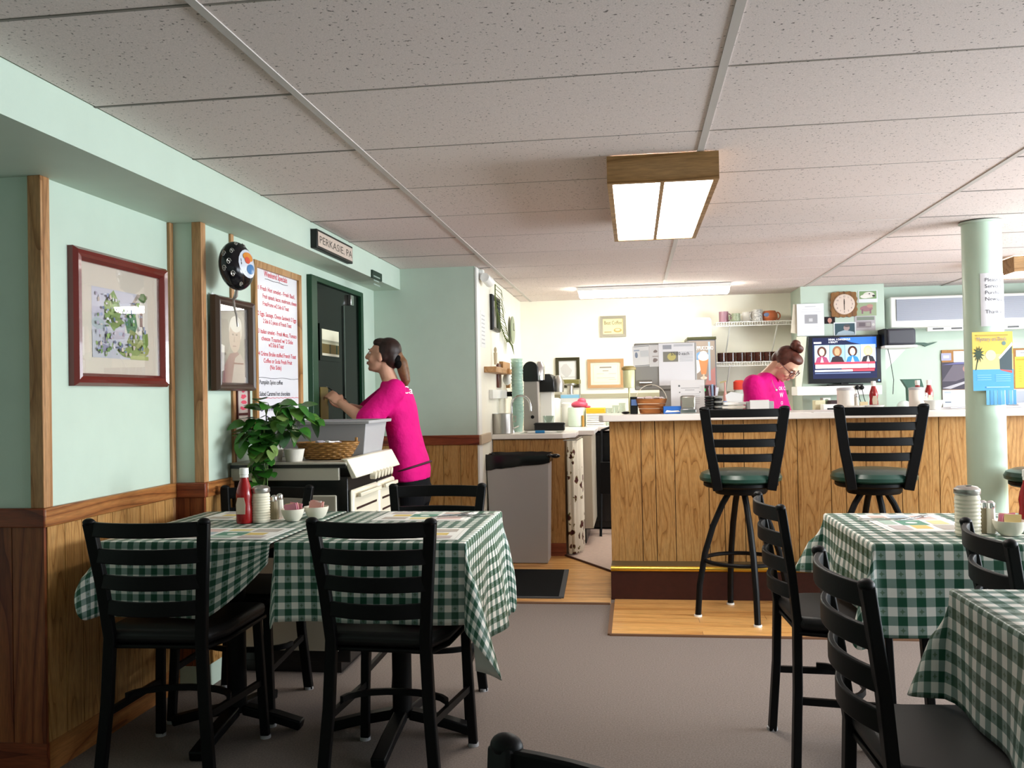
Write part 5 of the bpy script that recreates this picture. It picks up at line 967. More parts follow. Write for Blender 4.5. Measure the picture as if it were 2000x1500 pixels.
def mug(px, Y, z, w, h, m_, label, side=1, group=None, cat='mug', fr=False):
    p_ = ay(px, 600, Y); p_ = V((p_.x, Y, z+.003)); r_ = wthing('mug', label, cat, p_, group); b_ = MB(); b_.lathe([(0, 0), (w*.42, 0), (w*.5, .008), (w*.5, h), (w*.46, h), (w*.45, .01), (0, .01)], p_, 22); b_.build('mug_body', m_, r_)
    b_ = MB(); b_.tube([p_ + (V((0, -(w*.5+.018*math.sin(t)), h*.5+h*.32*math.cos(t))) if fr else V((side*(w*.5+.022*math.sin(t)), 0, h*.5+h*.32*math.cos(t)))) for t in [math.pi*i/8 for i in range(9)]], .005, 6); b_.build('handle', m_, r_)
mug(1413, 8.3, zs1, .085, .10, mat('mauve', '9b6f7d', .3, .5), 'mauve mug on the upper wire shelf'); mug(1437, 8.24, zs1, .075, .075, mat('sage', '97a184', .3, .5, noise=.5, nscale=60), 'small sage patterned mug on the upper wire shelf', -1); mug(1459, 8.36, zs1, .085, .095, WHITE, 'plain white mug on the upper wire shelf', -1); mug(1479, 8.26, zs1, .09, .105, mat('speckled', 'dedad4', .3, .5, noise=.8, nscale=70), 'white mug with dark speckles on the upper wire shelf', -1)
p = ay(1503, 620, 8.3); r = wthing('orange_teapot', 'orange pottery pot with a blue patch at the end of the upper wire shelf', 'pot', (p.x, 8.3, zs1+.003)); b = MB(); b.lathe([(0, 0), (.05, 0), (.072, .03), (.07, .07), (.05, .095), (0, .10)], (p.x, 8.3, zs1+.003), 24); b.build('pot_body', mat('terracotta', 'c06a42', .4, .4), r); b = MB(); b.tube([(p.x+.065+.028*math.sin(t), 8.3, zs1+.052+.032*math.cos(t)) for t in [math.pi*i/8 for i in range(9)]], .006, 6); b.build('handle', mat('terracotta', 'c06a42'), r); b = MB(); b.ell((p.x-.03, 8.236, zs1+.06), (.03, .006, .018)); b.build('blue_patch', pm('7082a8'), r)
for k in range(8): mug(1408+k*18, 8.30, zs2, .080, .085, mat('brown_mug_glass', '4a2012', .15, .5, noise=.5, nscale=40), 'brown glass mug in the row on the lower wire shelf', 1, 'brown mugs on the lower shelf', fr=True)
a = ay(1448, 745, 8.1); r = wthing('red_can', 'red topped canister behind the woman at the bar', 'canister', (a.x-.02, 8.1, Zs)); b = MB(); b.lathe([(0, 0), (.045, 0), (.045, .30), (0, .30)], (a.x-.02, 8.1, Zs), 18); b.build('body', pm('b7bdb6'), r); b = MB(); b.lathe([(.05, .301), (.05, .37), (.03, .385), (0, .385)], (a.x-.02, 8.1, Zs), 18); b.build('red_lid', pm('c03a28'), r)
# ================================================================== television corner
r = wthing('television', 'flat black television showing a news programme with four speakers', 'television', (1.8, YT-.08, 1.2)); TY = YT-.09; a, c = ay(1578, 657, TY), ay(1722, 747, TY); bx('bezel', (a.x, TY, c.z), (c.x, TY+.06, a.z), mat('tv_black', '0a0c14', .25, .5), r, .004)
w_, h_ = c.x-a.x-.07, (a.z-c.z)*.86; sh = [('p', '2c5fb0', [(.42, 1), (1, 1), (1, .74), (.6, .88)]), ('r', 'e4e4ea', .02, .86, .14, .9)]
for k, (bgc, hair, face, top) in enumerate((('9fc6d8', '4a2f28', 'd9b49a', '8a3f5c'), ('7f9aa8', '7a5238', 'b98766', '2a2228'), ('8fb8d8', '3a221c', 'e0b89c', '2f6fb8'), ('a8c4d6', 'c9a47a', 'd99a8c', '26262a'))):
    x0 = .03+k*.24; sh += [('r', bgc, x0, .40, x0+.235, .82), ('e', hair, x0+.115, .66, .075, .13), ('p', top, [(x0+.01, .40), (x0+.04, .52), (x0+.115, .56), (x0+.19, .52), (x0+.225, .40)]), ('e', face, x0+.115, .65, .042, .09), ('p', 'e6e0dc', [(x0+.09, .40), (x0+.115, .54), (x0+.14, .40)]) if k != 1 else ('r', bgc, x0, .8, x0+.01, .81)]
sh += [('r', 'c63a4a', .03, .35, .97, .40), ('r', 'e9e6ec', .04, .25, .86, .345), ('r', 'd9d0d8', .87, .25, .97, .345), ('r', '8a2f3a', .45, .22, .97, .25), ('r', 'd8dce6', .03, .17, .62, .215), ('r', 'b3404c', .62, .17, .96, .215), ('r', '5d6a8a', .03, .12, .9, .145)]
o = sheet('screen', (a.x+.035, TY-.0005, c.z+(a.z-c.z)*.10), V((w_, 0, 0)), V((0, 0, h_)), '141a38', sh, r, t=.0005, emit=.9)
text('caption', 'DENIAL. A DANGEROUS\nA REALITY', (a.x+.035+w_*.25, TY-.006, c.z+(a.z-c.z)*.10+h_*.93), UX, UZ, .022, pm('e8eaf2', emit=1), o, width=w_*.34)
b = MB(); b.cyl((c.x-.02, TY-.001, c.z+.02), (c.x-.02, TY-.004, c.z+.02), .006, None, 10); b.build('power_light', pm('5a8cff', emit=4), r); bx('stand_foot', ((a.x+c.x)/2-.14, TY-.03, c.z-.022), ((a.x+c.x)/2+.14, TY+.05, c.z-.008), SB, r, .003); bx('stand_neck', ((a.x+c.x)/2-.03, TY+.01, c.z-.01), ((a.x+c.x)/2+.03, TY+.05, c.z+.02), SB, r)
zs = c.z-.023; r = wthing('television_shelf', 'white shelf carrying the television', 'shelf', (1.8, YT, zs-.07)); a2, c2 = ay(1556, 760, 7.75), ay(1722, 760, 7.75); bx('shelf_board', (a2.x, 7.74, zs-.075), (c2.x, YT-.001, zs), WHITE, r, .004); b = MB(); b.prism([(0, 0), (.05, 0), (.1, .42), (.02, .42)], (a2.x-.005, 7.80, zs), UX, UZ, .03); b.build('curved_bracket', mat('bracket_cream', 'd9d6c2', .5), r, bevel=.004)
for k, px in enumerate((1674, 1683)):
    q = ay(px, 757, 7.73); r = wthing('black_knob_hook', ('black round hook under the television, left of the pair', 'black round hook with a hanging loop under the television')[k], 'hook', (q.x, 7.73, q.z)); b = MB(); b.ell((q.x, 7.728, q.z), (.02, .012, .018)); b.build('knob', BLACK, r)
    b = MB(); b.tube([(q.x, 7.72, q.z-.01), (q.x+.015, 7.72, q.z-.09), (q.x+.035, 7.72, q.z-.15)], .003, 5); b.build('cord', BLACK, r)
# papers, clock and photographs above the television
paper((1556, 594), (1610, 655), YT-.03, 'white notice with a grey house picture beside the wooden clock', [('r', '9d9da2', .28, .38, .76, .66), ('r', 'c9c9cc', .44, .44, .58, .54), ('r', 'bdbdc2', .3, .9, .7, .92), ('r', 'c9c9ce', .2, .82, .85, .83), ('r', 'c9c9ce', .15, .74, .9, .75)] + [('r', 'cfcfd4', .2, .28-.05*i, .8, .29-.05*i) for i in range(4)], 'e6e8f0')
paper((1543, 594), (1562, 650), YT-.012, 'beige sheet tucked behind the white house notice', [('r', 'c9c0ae', .2, .3, .8, .8)], 'cfc6b4', R_(-6))
q = ay(1647, 595, YT); r = wthing('wooden_clock', 'square wooden clock with scalloped edges and a pale round dial', 'clock', (q.x, YT, q.z-.1)); n_ = 96; poly = []
for i in range(n_):
    t = 6.283*i/n_; cx_, sy_ = math.cos(t), math.sin(t); m_ = (abs(cx_)**7+abs(sy_)**7)**(-1/7)*.108*(1+.035*math.cos(16*t)); poly.append((cx_*m_, sy_*m_))
b = MB(); b.prism(poly, (q.x, YT-.001, q.z), UX, UZ, .025); b.build('clock_board', wood('clock_wood', '8f6230', '7d5226', '5a3616', 'z', .4), r); b = MB(); b.lathe([(0, 0), (.086, 0), (.088, .006), (.082, .012), (0, .012)], n=36, M=Matrix.Translation((q.x, YT-.026, q.z)) @ Matrix.Rotation(R_(90), 4, 'X')); b.build('dial', mat('dial', 'd8c4b6', .3, .5), r)
for k in range(12): t = R_(30*k); text('numeral', str(12 if k == 0 else k), (q.x+.066*math.sin(t), YT-.039, q.z+.066*math.cos(t)-.006), UX, UZ, .02, pm('5a4650'), r, 'CENTER')
b = MB(); b.box((q.x-.002, YT-.041, q.z-.05), (q.x+.002, YT-.0395, q.z+.045)); b.build('minute_hand', BLACK, r, smooth=False); b = MB(); b.box((q.x-.003, YT-.041, q.z), (q.x+.003, YT-.0395, q.z+.032), 0); b.build('hour_hand', BLACK, r, smooth=False)
paper((1676, 568), (1714, 590), YT-.002, 'snapshot of a white dog beside the wooden clock', [('r', '7d9a6c', .05, .3, .95, .95), ('e', 'dcd6ce', .55, .62, .3, .26), ('e', 'e6e0d8', .35, .5, .25, .16), ('e', '3a3436', .8, .55, .08, .08), ('e', '4a4444', .58, .72, .04, .05)], 'dfe0e4', name='dog_photo')
paper((1672, 592), (1712, 616), YT-.002, 'faded snapshot of a brown animal in grass beside the clock', [('r', '9aa888', 0, 0, 1, 1), ('e', 'a0757a', .5, .55, .32, .22), ('r', '8a6670', .26, .15, .34, .5), ('r', '8a6670', .66, .15, .74, .5), ('e', 'b98a80', .68, .75, .16, .14)], 'b5bda8', name='animal_photo')
paper((1669, 618), (1710, 645), YT-.002, 'grey print of several small pictures below the animal snapshot', [('r', '8d8286', .1, .2, .8, .62), ('r', '6d6268', .2, .3, .5, .55), ('r', 'a39c9a', .55, .3, .75, .55), ('r', '7d867a', .1, .72, .95, .95), ('e', 'd0ccc8', .9, .4, .07, .1)], 'b3acb0', name='collage_photo')
paper((1610, 619), (1631, 632), YT-.002, 'tiny dark snapshot of a face below the wooden clock', [('e', 'c98f80', .5, .48, .2, .36), ('r', '9d6a60', .42, 0, .58, .2)], '1c0f12', name='face_photo')
paper((1628, 630), (1672, 656), YT-.003, 'blue-grey snapshot of a person lying down above the television', [('r', '3f5660', .05, .08, .95, .92), ('p', 'a9bcc8', [(.1, .08), (.2, .3), (.5, .45), (.9, .3), (.95, .08)]), ('e', 'b09a98', .58, .6, .14, .2), ('e', '5a5458', .6, .75, .14, .1)], 'e0e4e6', name='portrait_photo')
# ================================================================== air conditioner and the wall to the right
YA = 8.3; a = ay(1738, 580, 8.06); c = ay(1738, 641, 8.06); r = wthing('air_conditioner', 'long white wall air conditioner with a grey louvred grille', 'air conditioner', (3.2, YA, c.z)); ax0, ax1 = a.x, a.x+1.75; zt_ = min(a.z, CH-.03)
bx('casing', (ax0, 8.06, c.z), (ax1, YA-.001, zt_), WHITE, r, .012); bx('grille_back', (ax0+.05, 8.054, c.z+.06), (ax1-.05, 8.06, zt_-.025), mat('grille_grey', '8f93a0', .5), r)
b0 = None; nz = 22
for i in range(nz):
    if b0 is None: b0 = MB().box((0, 0, 0), (ax1-ax0-.1, .006, .0055)).build('louvre', mat('louvre', 'a9acb8', .45), r, smooth=False); o = b0
    else: o = b0.copy(); COL.objects.link(o)
    o.location = (ax0+.05, 8.048, c.z+.063+i*(zt_-.09-c.z)/nz)
bx('vent_slot', (ax0+.3, 8.055, c.z-.035), (ax1-.1, 8.1, c.z-.002), WHITE, r); 
for i in range(8): bx('vent_vane', (ax0+.34+.15*i, 8.0545, c.z-.024), (ax0+.43+.15*i, 8.056, c.z-.008), SB, r)
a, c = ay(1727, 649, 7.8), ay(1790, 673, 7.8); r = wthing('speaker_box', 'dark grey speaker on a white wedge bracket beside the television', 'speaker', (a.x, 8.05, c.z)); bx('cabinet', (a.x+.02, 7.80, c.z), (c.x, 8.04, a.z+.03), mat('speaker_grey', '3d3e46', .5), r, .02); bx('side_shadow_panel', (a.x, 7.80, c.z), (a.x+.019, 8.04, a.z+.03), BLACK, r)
r = wthing('speaker_bracket', 'white wedge bracket under the grey speaker', 'bracket', (a.x, 8.25, c.z-.2)); bx('bracket_plate', (a.x, 7.79, c.z-.022), (c.x+.005, 8.299, c.z-.001), WHITE, r, .003); b = MB(); b.prism([(0, 0), (.02, -.25), (.26, -.0)], (a.x+.0, 8.15, c.z-.023), UX, UZ, .02); b.build('wedge', WHITE, r, smooth=False)
b = MB(); q = ay(1790, 672, 8.1); b.prism([(0, 0), (.10, -.01), (.13, -.025), (.2, .0), (.23, .015), (.19, .008), (.15, .002), (.12, .01), (.04, .012)], (q.x, 8.299, q.z+.01), UX, UZ, .02); tag(b.build('green_figure', mat('dark_green', '1d4a38', .4), None, smooth=False), 'dark green ornament sticking out beside the grey speaker', 'ornament')
b = MB(); q = ay(1733, 676, 8.0); q2 = ay(1744, 770, 8.0); b.tube([q, q.lerp(q2, .3) + V((.012, 0, 0)), q.lerp(q2, .7) + V((.02, 0, 0)), q2], .003, 5); tag(b.build('hanging_cable', BLACK, None), 'thin black cable hanging below the grey speaker', 'cable')
CORK = mat('cork', 'b08255', .8, .1, noise=.2, nscale=90)
a, c = ay(1838, 684, YA), ay(2010, 800, YA); r = wthing('cork_board', 'cork notice board behind the mint column', 'notice board', (a.x, YA, c.z)); bx('cork', (a.x, YA-.015, c.z), (a.x+1.1, YA-.001, a.z), CORK, r)
def pin(pa, pb, label, base_, sh, Y=YA-.016): return paper(pa, pb, Y, label, sh, base_, name='pinned_paper')
pin((1839, 708), (1895, 760), 'dark calendar picture pinned on the cork board', '4a4652', [('p', '6d6672', [(0, .3), (.4, .9), (1, .9), (1, .5), (.5, .3)]), ('p', 'b5b2ba', [(0, .05), (1, .35), (1, .28), (.3, .02)]), ('p', '6a6a9a', [(0, .9), (.6, 1), (1, 1), (1, .93), (.5, .92)]), ('e', 'b58a80', .85, .75, .1, .12)])
o = pin((1841, 762), (1895, 800), 'white calendar month page below the dark picture', 'e0e6ee', [('r', 'b3bdc8', .06, .84, .3, .92)] + [('r', 'c5ced8', .05, .7-.14*i, .95, .715-.14*i) for i in range(5)] + [('r', 'c5ced8', .05+.13*i, .05, .055+.13*i, .72) for i in range(8)] + [('r', '8d97a5', .08, .35, .3, .42)])
pin((1838, 690), (1858, 704), 'small lilac card pinned on the cork board', 'a9a8c4', [('r', 'c9c8dc', .2, .3, .8, .7)]); pin((1862, 686), (1886, 710), 'crumpled white note pinned on the cork board', 'e6e6ea', [blob('cfcfd6', .5, .5, .3, .3)])
pin((1984, 684), (2006, 696), 'small white card pinned beyond the column', 'dfe0e2', [('r', 'a9a9ad', .4, .5, .8, .7)]); pin((1975, 760), (2010, 800), 'white sheet pinned low beyond the column', 'dcdfe8', [('r', 'b3b9c8', .3, .3, .9, .9)])
b = MB(); q = ay(1757, 741, 7.9); b.prism([(0, 0), (.155, 0), (.175, -.075), (.15, 1.001-q.z), (.05, 1.001-q.z), (.045, -.075)], (q.x, 7.9, q.z), UX, UZ, .06); tag(b.build('green_cap_box', mat('dark_green', '1d4a38', .4), None, smooth=False), 'dark green slanted box top behind the white canister', 'box')
r = wthing('rear_counter', 'narrow rear counter under the television with small appliances', 'counter', (2.2, 7.75, 0)); bx('worktop', (1.46, 7.45, .965), (XR-.2, 7.98, 1.0), WL, r, .004); bx('carcass', (1.5, 7.55, 0), (XR-.2, 7.97, .964), mat('shelf_dark', '2a2320'), r)
for k, (px0, px1, py, m_, lb) in enumerate(((1512, 1540, 788, pm('b03a30'), 'red fronted small box near the woman at the bar'), (1592, 1612, 782, pm('cfc9a8'), 'cream box under the television'), (1607, 1622, 777, pm('e4e4de'), 'white leaf-printed mug under the television'), (1622, 1638, 782, pm('3a2a2c'), 'dark tin under the television'), (1608, 1650, 790, WHITE, 'white machine with a dark display under the television'))):
    Y_ = 8.05 if k == 0 else 7.62 if k == 1 else 7.75 if k == 2 else 7.62 if k == 3 else 7.48; Zk = Zs if k == 0 else 1.0; a_, c_ = ay(px0, py, Y_), ay(px1, py, Y_); r = wthing('shelf_box', lb, 'box', (a_.x, Y_, Zk)); bx('box_body', (a_.x, Y_, Zk+.001), (c_.x, Y_+.12, a_.z), m_, r, .004)
    if k == 4: bx('display', (a_.x+.03, Y_-.002, a_.z-.06), (c_.x-.02, Y_, a_.z-.03), SB, r)
    if k == 0: bx('label', (a_.x+.03, Y_-.001, a_.z-.07), (a_.x+.07, Y_, a_.z-.055), WHITE, r)
    if k == 2: b = MB(); b.ell(((a_.x+c_.x)/2, Y_-.001, a_.z-.035), (.02, .002, .025)); b.build('leaf_print', pm('8d9a80'), r)
for k, px in enumerate((1770, 1800)):
    a_ = ay(px, 790, 7.6); b = MB(); b.ell((a_.x, 7.65, 1.05), (.058, .06, .05)); tag(b.build('plastic_bag', mat('clear_bag', 'c4d2cd', .15, .6), None), ('clear plastic bag of bread on the rear counter', 'clear crumpled bag behind the white canister on the rear counter')[k], 'bag')
# ================================================================== on the bar, right half
def can2(px, py, w, h, label):
    p_ = base(px, 800, 5.66, ZB); r_ = wthing('sugar_canister', label, 'canister', p_, 'white canisters on the bar'); b_ = MB(); b_.lathe([(0, 0), (w*.46, 0), (w*.5, .006), (w*.5, h*.9), (w*.48, h*.92)], p_, 24); b_.build('body', mat('canister_cream', 'e3dad0', .3, .4), r_); b_ = MB(); b_.lathe([(w*.51, h*.9), (w*.53, h*.93), (w*.5, h), (w*.3, h*1.03), (0, h*1.03)], p_, 24); b_.build('lid', mat('lid_grey2', 'b9b3b5', .3, .5), r_)
can2(1652, 801, .098, .135, 'cream sugar canister on the bar beside the shakers'); can2(1791, 797, .088, .13, 'cream sugar canister on the bar before the ketchup pair')
for px, py, lb, m_ in ((1665, 796, 'pepper shaker behind the cream canister on the bar', PEP), (1673, 800, 'salt shaker beside the cream canister on the bar', SALT), (1808, 797, 'salt shaker between canister and white bowl on the bar', SALT)): p = base(px, 800, 5.80, ZB); shaker((p.x, p.y, ZB), lb, m_, .10)
for px, py, lb in ((1707, 798, 'half empty ketchup bottle with a white cap on the bar'), (1793, 790, 'ketchup bottle behind the second cream canister on the bar'), (1815, 793, 'ketchup bottle between canister and column on the bar')): p = base(px, 800, 5.86 if px != 1793 else 5.93, ZB); ketchup((p.x, p.y, ZB), lb, .88)
def dish(px, py, w, h, label):
    p_ = base(px, 803, 5.53 if px > 1680 else 5.53, ZB); b_ = MB(); b_.lathe([(0, 0), (w*.28, 0), (w*.32, .004), (w*.5, h), (w*.47, h), (w*.28, .01), (0, .01)], p_, 28); return tag(b_.build('white_bowl', WHITE, None), label, 'bowl')
dish(1672, 805, .11, .03, 'shallow white bowl beside the cream canister on the bar'); dish(1707, 805, .12, .032, 'shallow white bowl under the first ketchup bottle on the bar'); dish(1824, 801, .11, .055, 'deep white bowl of creamers on the bar before the column')
q = base(1687, 800, 5.72, ZB); b = MB(); b.box((q.x-.02, q.y, ZB+.0005), (q.x+.025, q.y+.012, ZB+.05), 0); tag(b.build('tea_packet', pm('d8c49a'), None, smooth=False), 'tan tea packet behind the shallow bowls on the bar', 'packet')
for k, px in enumerate((1850, 1862, 1876)):
    q = base(px, 800, 5.72, ZB); b = MB(); b.box((-.07, -.05, 0), (.07, .05, .004), 0, Matrix.Translation((q.x, q.y, ZB+.001+.0045*k)) @ Matrix.Rotation(.5*k, 4, 'Z')); tag(b.build('loose_paper', pm(('e6e3e6', 'dcd9de', 'ecebef')[k]), None, smooth=False), ('lowest loose paper on the bar before the cork board', 'middle loose paper on the bar before the cork board', 'top loose paper on the bar before the cork board')[k], 'paper')
for k, px in enumerate((1965, 1985)): q = base(px, 800, 5.75, ZB); b = MB(); b.box((-.09, -.06, 0), (.09, .06, .012), 0, Matrix.Translation((q.x+.06*k, q.y+.03, ZB+.001+.0125*k)) @ Matrix.Rotation(.3*k, 4, 'Z')); tag(b.build('folded_newspaper', pm('dddde4'), None, bevel=.003), ('folded newspaper under another beyond the column', 'folded newspaper on top beyond the column')[k], 'newspaper')
q = az(1622, 806, ZB); b = MB(); b.box((-.09, -.04, 0), (.09, .04, .003), 0, Matrix.Translation((q.x, q.y+.04, ZB+.001))); tag(b.build('bar_receipt', pm('d9d3cf'), None, smooth=False), 'paper slip lying on the bar left of the cream canister', 'receipt')
# ---- column notices
def bend(a0, z0): return lambda x, y: V((CXC+(CRD+.0035)*math.sin(a0+x/CRD), CYC-(CRD+.0035)*math.cos(a0+x/CRD), z0+y))
za, zb_ = ay(1935, 533, CYC-CRD).z, ay(1935, 637, CYC-CRD).z; r = wthing('column_notice', 'white notice to newspaper buyers wrapped round the column', 'notice', (CXC, CYC-CRD, zb_)); b = MB(); vs = []; a0, a1 = R_(-26), R_(80)
for i in range(25):
    t = a0+(a1-a0)*i/24
    for rr_, z in ((CRD+.001, zb_), (CRD+.001, za), (CRD+.0025, za), (CRD+.0025, zb_)): vs.append((CXC+rr_*math.sin(t), CYC-rr_*math.cos(t), z))
b.add(vs, [(4*i+k, 4*i+4+k, 4*i+4+(k+1) % 4, 4*i+(k+1) % 4) for i in range(24) for k in range(4)]); b.build('paper', pm('e4e2e6'), r)
for k, s_ in enumerate(('Please see', 'Server to', 'Purchase', 'Newspaper', '', 'Thank you')):
    if s_: text('lettering', s_, (0, 0, 0), UX, UZ, .028, pm('45454d'), r, bend=bend(R_(-14), za-.045-.034*k))
py_ = CYC-CRD-.004; a, c = ay(1898, 649, py_), ay(1980, 762, py_); w_ = c.x-a.x; h_ = a.z-c.z; r = wthing('event_poster', 'yellow and blue event poster with a ship and palm tree taped to the column', 'poster', (CXC, py_, c.z))
palm = [('p', '41503f', [(.15+.06*math.cos(R_(t-18)), .63+.07*math.sin(R_(t-18))), (.15+.15*math.cos(R_(t)), .62+.15*math.sin(R_(t))), (.15+.06*math.cos(R_(t+18)), .63+.07*math.sin(R_(t+18)))]) for t in range(-40, 320, 30)]
sheet('poster_print', (a.x, py_, c.z), V((w_, 0, 0)), V((0, 0, h_)), 'd9bd5e', [('r', 'd9c88a', 0, .34, 1, .62), ('r', '5aa3d8', 0, 0, 1, .36), ('p', '4d5a5f', [(.66, .56), (.98, .78), (.97, .34), (.67, .36)]), ('p', 'd8dadc', [(.64, .56), (.98, .82), (1, .77), (.67, .53)]), ('p', 'c9605a', [(.67, .36), (.97, .335), (.97, .29), (.7, .34)]), ('e', '6f8a86', .78, .80, .05, .035), ('e', 'd5cfae', .45, .6, .13, .09), ('p', '41503f', [(.06, .34), (.09, .36), (.16, .62), (.13, .6)]), ('e', '41503f', .15, .62, .07, .07)] + palm + [('r', '8fc4e4', .1, .26-.04*i, .45, .27-.04*i) for i in range(3)] + [('r', '8fc4e4', .56, .26-.035*i, .92, .27-.035*i) for i in range(4)] + [('r', 'a9d2ea', .32, .05, .9, .065), ('r', 'b59c4e', .1, .93, .88, .95)], r)
text('lettering', 'Mystery on Deck', (a.x+w_*.1, py_-.006, c.z+h_*.845), UX, UZ, .03, pm('8a7a8c'), r, width=w_*.74)
a, c = ay(1926, 762, py_), ay(1986, 790, py_)
for k in range(8): x_ = a.x+(c.x-a.x)*k/8; b = MB(); b.prism([(0, 0), ((c.x-a.x)/8-.002, 0), ((c.x-a.x)/8-.002, a.z-c.z), (0, a.z-c.z)], (x_, py_-.001-.001*(k % 2), c.z), UX, UZ, .0008); b.build('tear_off_tab', pm('5c9fd0' if k % 2 else '6db0dc'), r, smooth=False)
a, c = ay(1982, 697, py_+.08), ay(2004, 757, py_+.08); tag(sheet('yellow_flyer', (a.x, py_+.08, c.z), V((c.x-a.x, 0, 0)), V((.0, 0, a.z-c.z)), 'e6c94a', [('r', 'b59a3a', .1, .88, .9, .94)] + [('r', 'b59a3a', .35, .2+.08*i, .6, .22+.08*i) for i in range(7)]), 'yellow flyer taped to the side of the column behind the poster', 'flyer')
# ================================================================== people
def remeshed(mb, name, m_, parent, vox=.006, it=6, fac=.5):
    me = bpy.data.meshes.new('tmp'); me.from_pydata(mb.v, [], mb.f); ob = bpy.data.objects.new('tmp', me); COL.objects.link(ob)
    q = ob.modifiers.new('r', 'REMESH'); q.mode = 'VOXEL'; q.voxel_size = vox
    q = ob.modifiers.new('s', 'SMOOTH'); q.factor = fac; q.iterations = it
    dg = bpy.context.evaluated_depsgraph_get(); dg.update(); me2 = bpy.data.meshes.new_from_object(ob.evaluated_get(dg)); bpy.data.objects.remove(ob)
    me2.name = name; me2.materials.clear(); me2.materials.append(m_); me2.shade_smooth()
    o = bpy.data.objects.new(name, me2); COL.objects.link(o); par(o, parent); return o
def loft(mb, rings, n=24):
    # rings: (centre, side vector*radius, forward vector*radius)
    vs = []; K = len(rings)
    for c_, s_, f_ in rings: vs += [V(c_) + V(s_)*math.cos(6.28319*i/n) + V(f_)*math.sin(6.28319*i/n) for i in range(n)]
    fs = [(k*n+i, k*n+(i+1) % n, (k+1)*n+(i+1) % n, (k+1)*n+i) for k in range(K-1) for i in range(n)] + [tuple(reversed(range(n))), tuple((K-1)*n+i for i in range(n))]
    mb.add(vs, fs)
def limb(mb, pts, rad):
    pts = [V(p_) for p_ in pts]
    mb.tube(pts, rad, 14)
    for p_, r_ in zip(pts, rad): mb.ell(p_, (r_, r_, r_), n=14, k=8)
def head(mb, C, R, k=1):
    P_ = lambda x, y, z: V(C) + R @ V((x*k, y*k, z*k))
    E_ = lambda c_, r_: mb.ell(P_(*c_), [q*k for q in r_], R)
    E_((0, -.012, .02), (.070, .090, .088)); E_((0, .022, -.03), (.056, .066, .083)); E_((0, .036, -.082), (.040, .042, .030)); E_((0, .066, -.094), (.019, .016, .016)); E_((0, .074, .022), (.046, .014, .012))
    mb.tube([P_(0, .082, .018), P_(0, .098, -.012), P_(0, .104, -.030)], [.008*k, .010*k, .012*k], 10); E_((0, .100, -.032), (.016, .012, .010))
    E_((.040, .060, -.035), (.018, .018, .020)); E_((-.040, .060, -.035), (.018, .018, .020)); E_((0, .078, -.062), (.024, .012, .014))
    for s_ in (-1, 1): E_((s_*.070, -.004, -.015), (.010, .020, .031))
    return P_
def face_parts(P_, R, root, k=1, brow='3a2418'):
    for s_ in (-1, 1):
        b = MB(); b.ell(P_(s_*.030, .078, .002), (.013*k, .009*k, .008*k), R, 12, 8); e_ = b.build('eye', mat('eye_white', 'd8d2ca', .2, .5), root)
        b = MB(); b.ell(P_(s_*.030, .086, .002), (.006*k, .003*k, .006*k), R, 10, 6); b.build('iris', mat('iris', '2a1a12', .2, .5), e_)
        b = MB(); b.tube([P_(s_*.014, .086, .020), P_(s_*.030, .088, .025), P_(s_*.046, .078, .020)], [.002, .0035, .002], 6); b.build('eyebrow', mat('brow_'+brow, brow, .8), root)
    b = MB(); b.ell(P_(0, .0895, -.057), (.021*k, .006*k, .0045*k), R); b.ell(P_(0, .089, -.066), (.018*k, .006*k, .005*k), R); b.build('lips', mat('lips', 'a8575a', .4), root)
def hand(mb, w, d, n, curl=.5, k=1, sp=1):
    w, d, n = V(w), V(d).normalized(), V(n).normalized(); n = (n - d*n.dot(d)).normalized(); s_ = d.cross(n)*sp
    M3 = Matrix((d, s_, n)).transposed()
    mb.ell(w + d*.045*k, (.050*k, .038*k, .015*k), M3); tips = []
    for i, (o_, L_) in enumerate(((-.030, .80), (-.010, .95), (.010, 1.0), (.029, .92))):
        p_ = w + d*(.078*k) + s_*(o_*k); pts = [w + d*(.05*k) + s_*(o_*.8*k), p_]; a_ = curl*.55
        for ln in (.040, .027, .021):
            dd = d*math.cos(a_) + n*math.sin(a_) + s_*(o_*1.5); p_ = p_ + dd.normalized()*(ln*k*L_); pts.append(p_); a_ += curl
        mb.tube(pts, [.0095*k, .0092*k, .0085*k, .008*k, .0062*k], 8); mb.ell(pts[-1], (.0065*k,)*3, n=8, k=6); tips.append(pts[-1])
    p_ = w + d*(.022*k) + s_*(.028*k); q1 = p_ + (s_*.55 + d*.65 + n*.35).normalized()*(.036*k); q2 = q1 + (d*.8 + n*.55 + s_*.05).normalized()*(.030*k)
    mb.tube([w + d*.02*k + s_*.01*k, p_, q1, q2], [.013*k, .012*k, .0095*k, .007*k], 8); mb.ell(q2, (.0072*k,)*3, n=8, k=6); tips.append(q2)
    return tips
SKIN = mat('skin', 'd8a68c', .5, .35, noise=.06, nscale=30); PINK = mat('pink_shirt', 'd8127c', .75, .15, noise=.12, nscale=12, bump=.55, bscale=11, bdist=.03); JEAN = mat('dark_trousers', '101114', .8, .1)
SHOE = mat('dark_shoe', '1a1a1c', .5)
def legs(body, pants, root, hip, side, fwd, z0):
    for s_ in (-1, 1):
        h_ = V(hip) + side*(s_*.085); kn = V((h_.x, h_.y, .47)) + fwd*.02; an = V((h_.x, h_.y, .09)) + side*(s_*.01)
        limb(body, [h_, kn, an], [.082, .052, .034]); limb(pants, [h_, kn, an + V((0, 0, .015))], [.098, .066, .05])
        body.ell(an + fwd*.05 + V((0, 0, -.05)), (.04, .04, .03))
        M3 = Matrix((fwd, V((0, 0, 1)).cross(fwd), V((0, 0, 1)))).transposed(); b = MB(); b.ell(an + fwd*.055 + V((0, 0, -.052)), (.125, .046, .036), M3); b.build('shoe', SHOE, root)
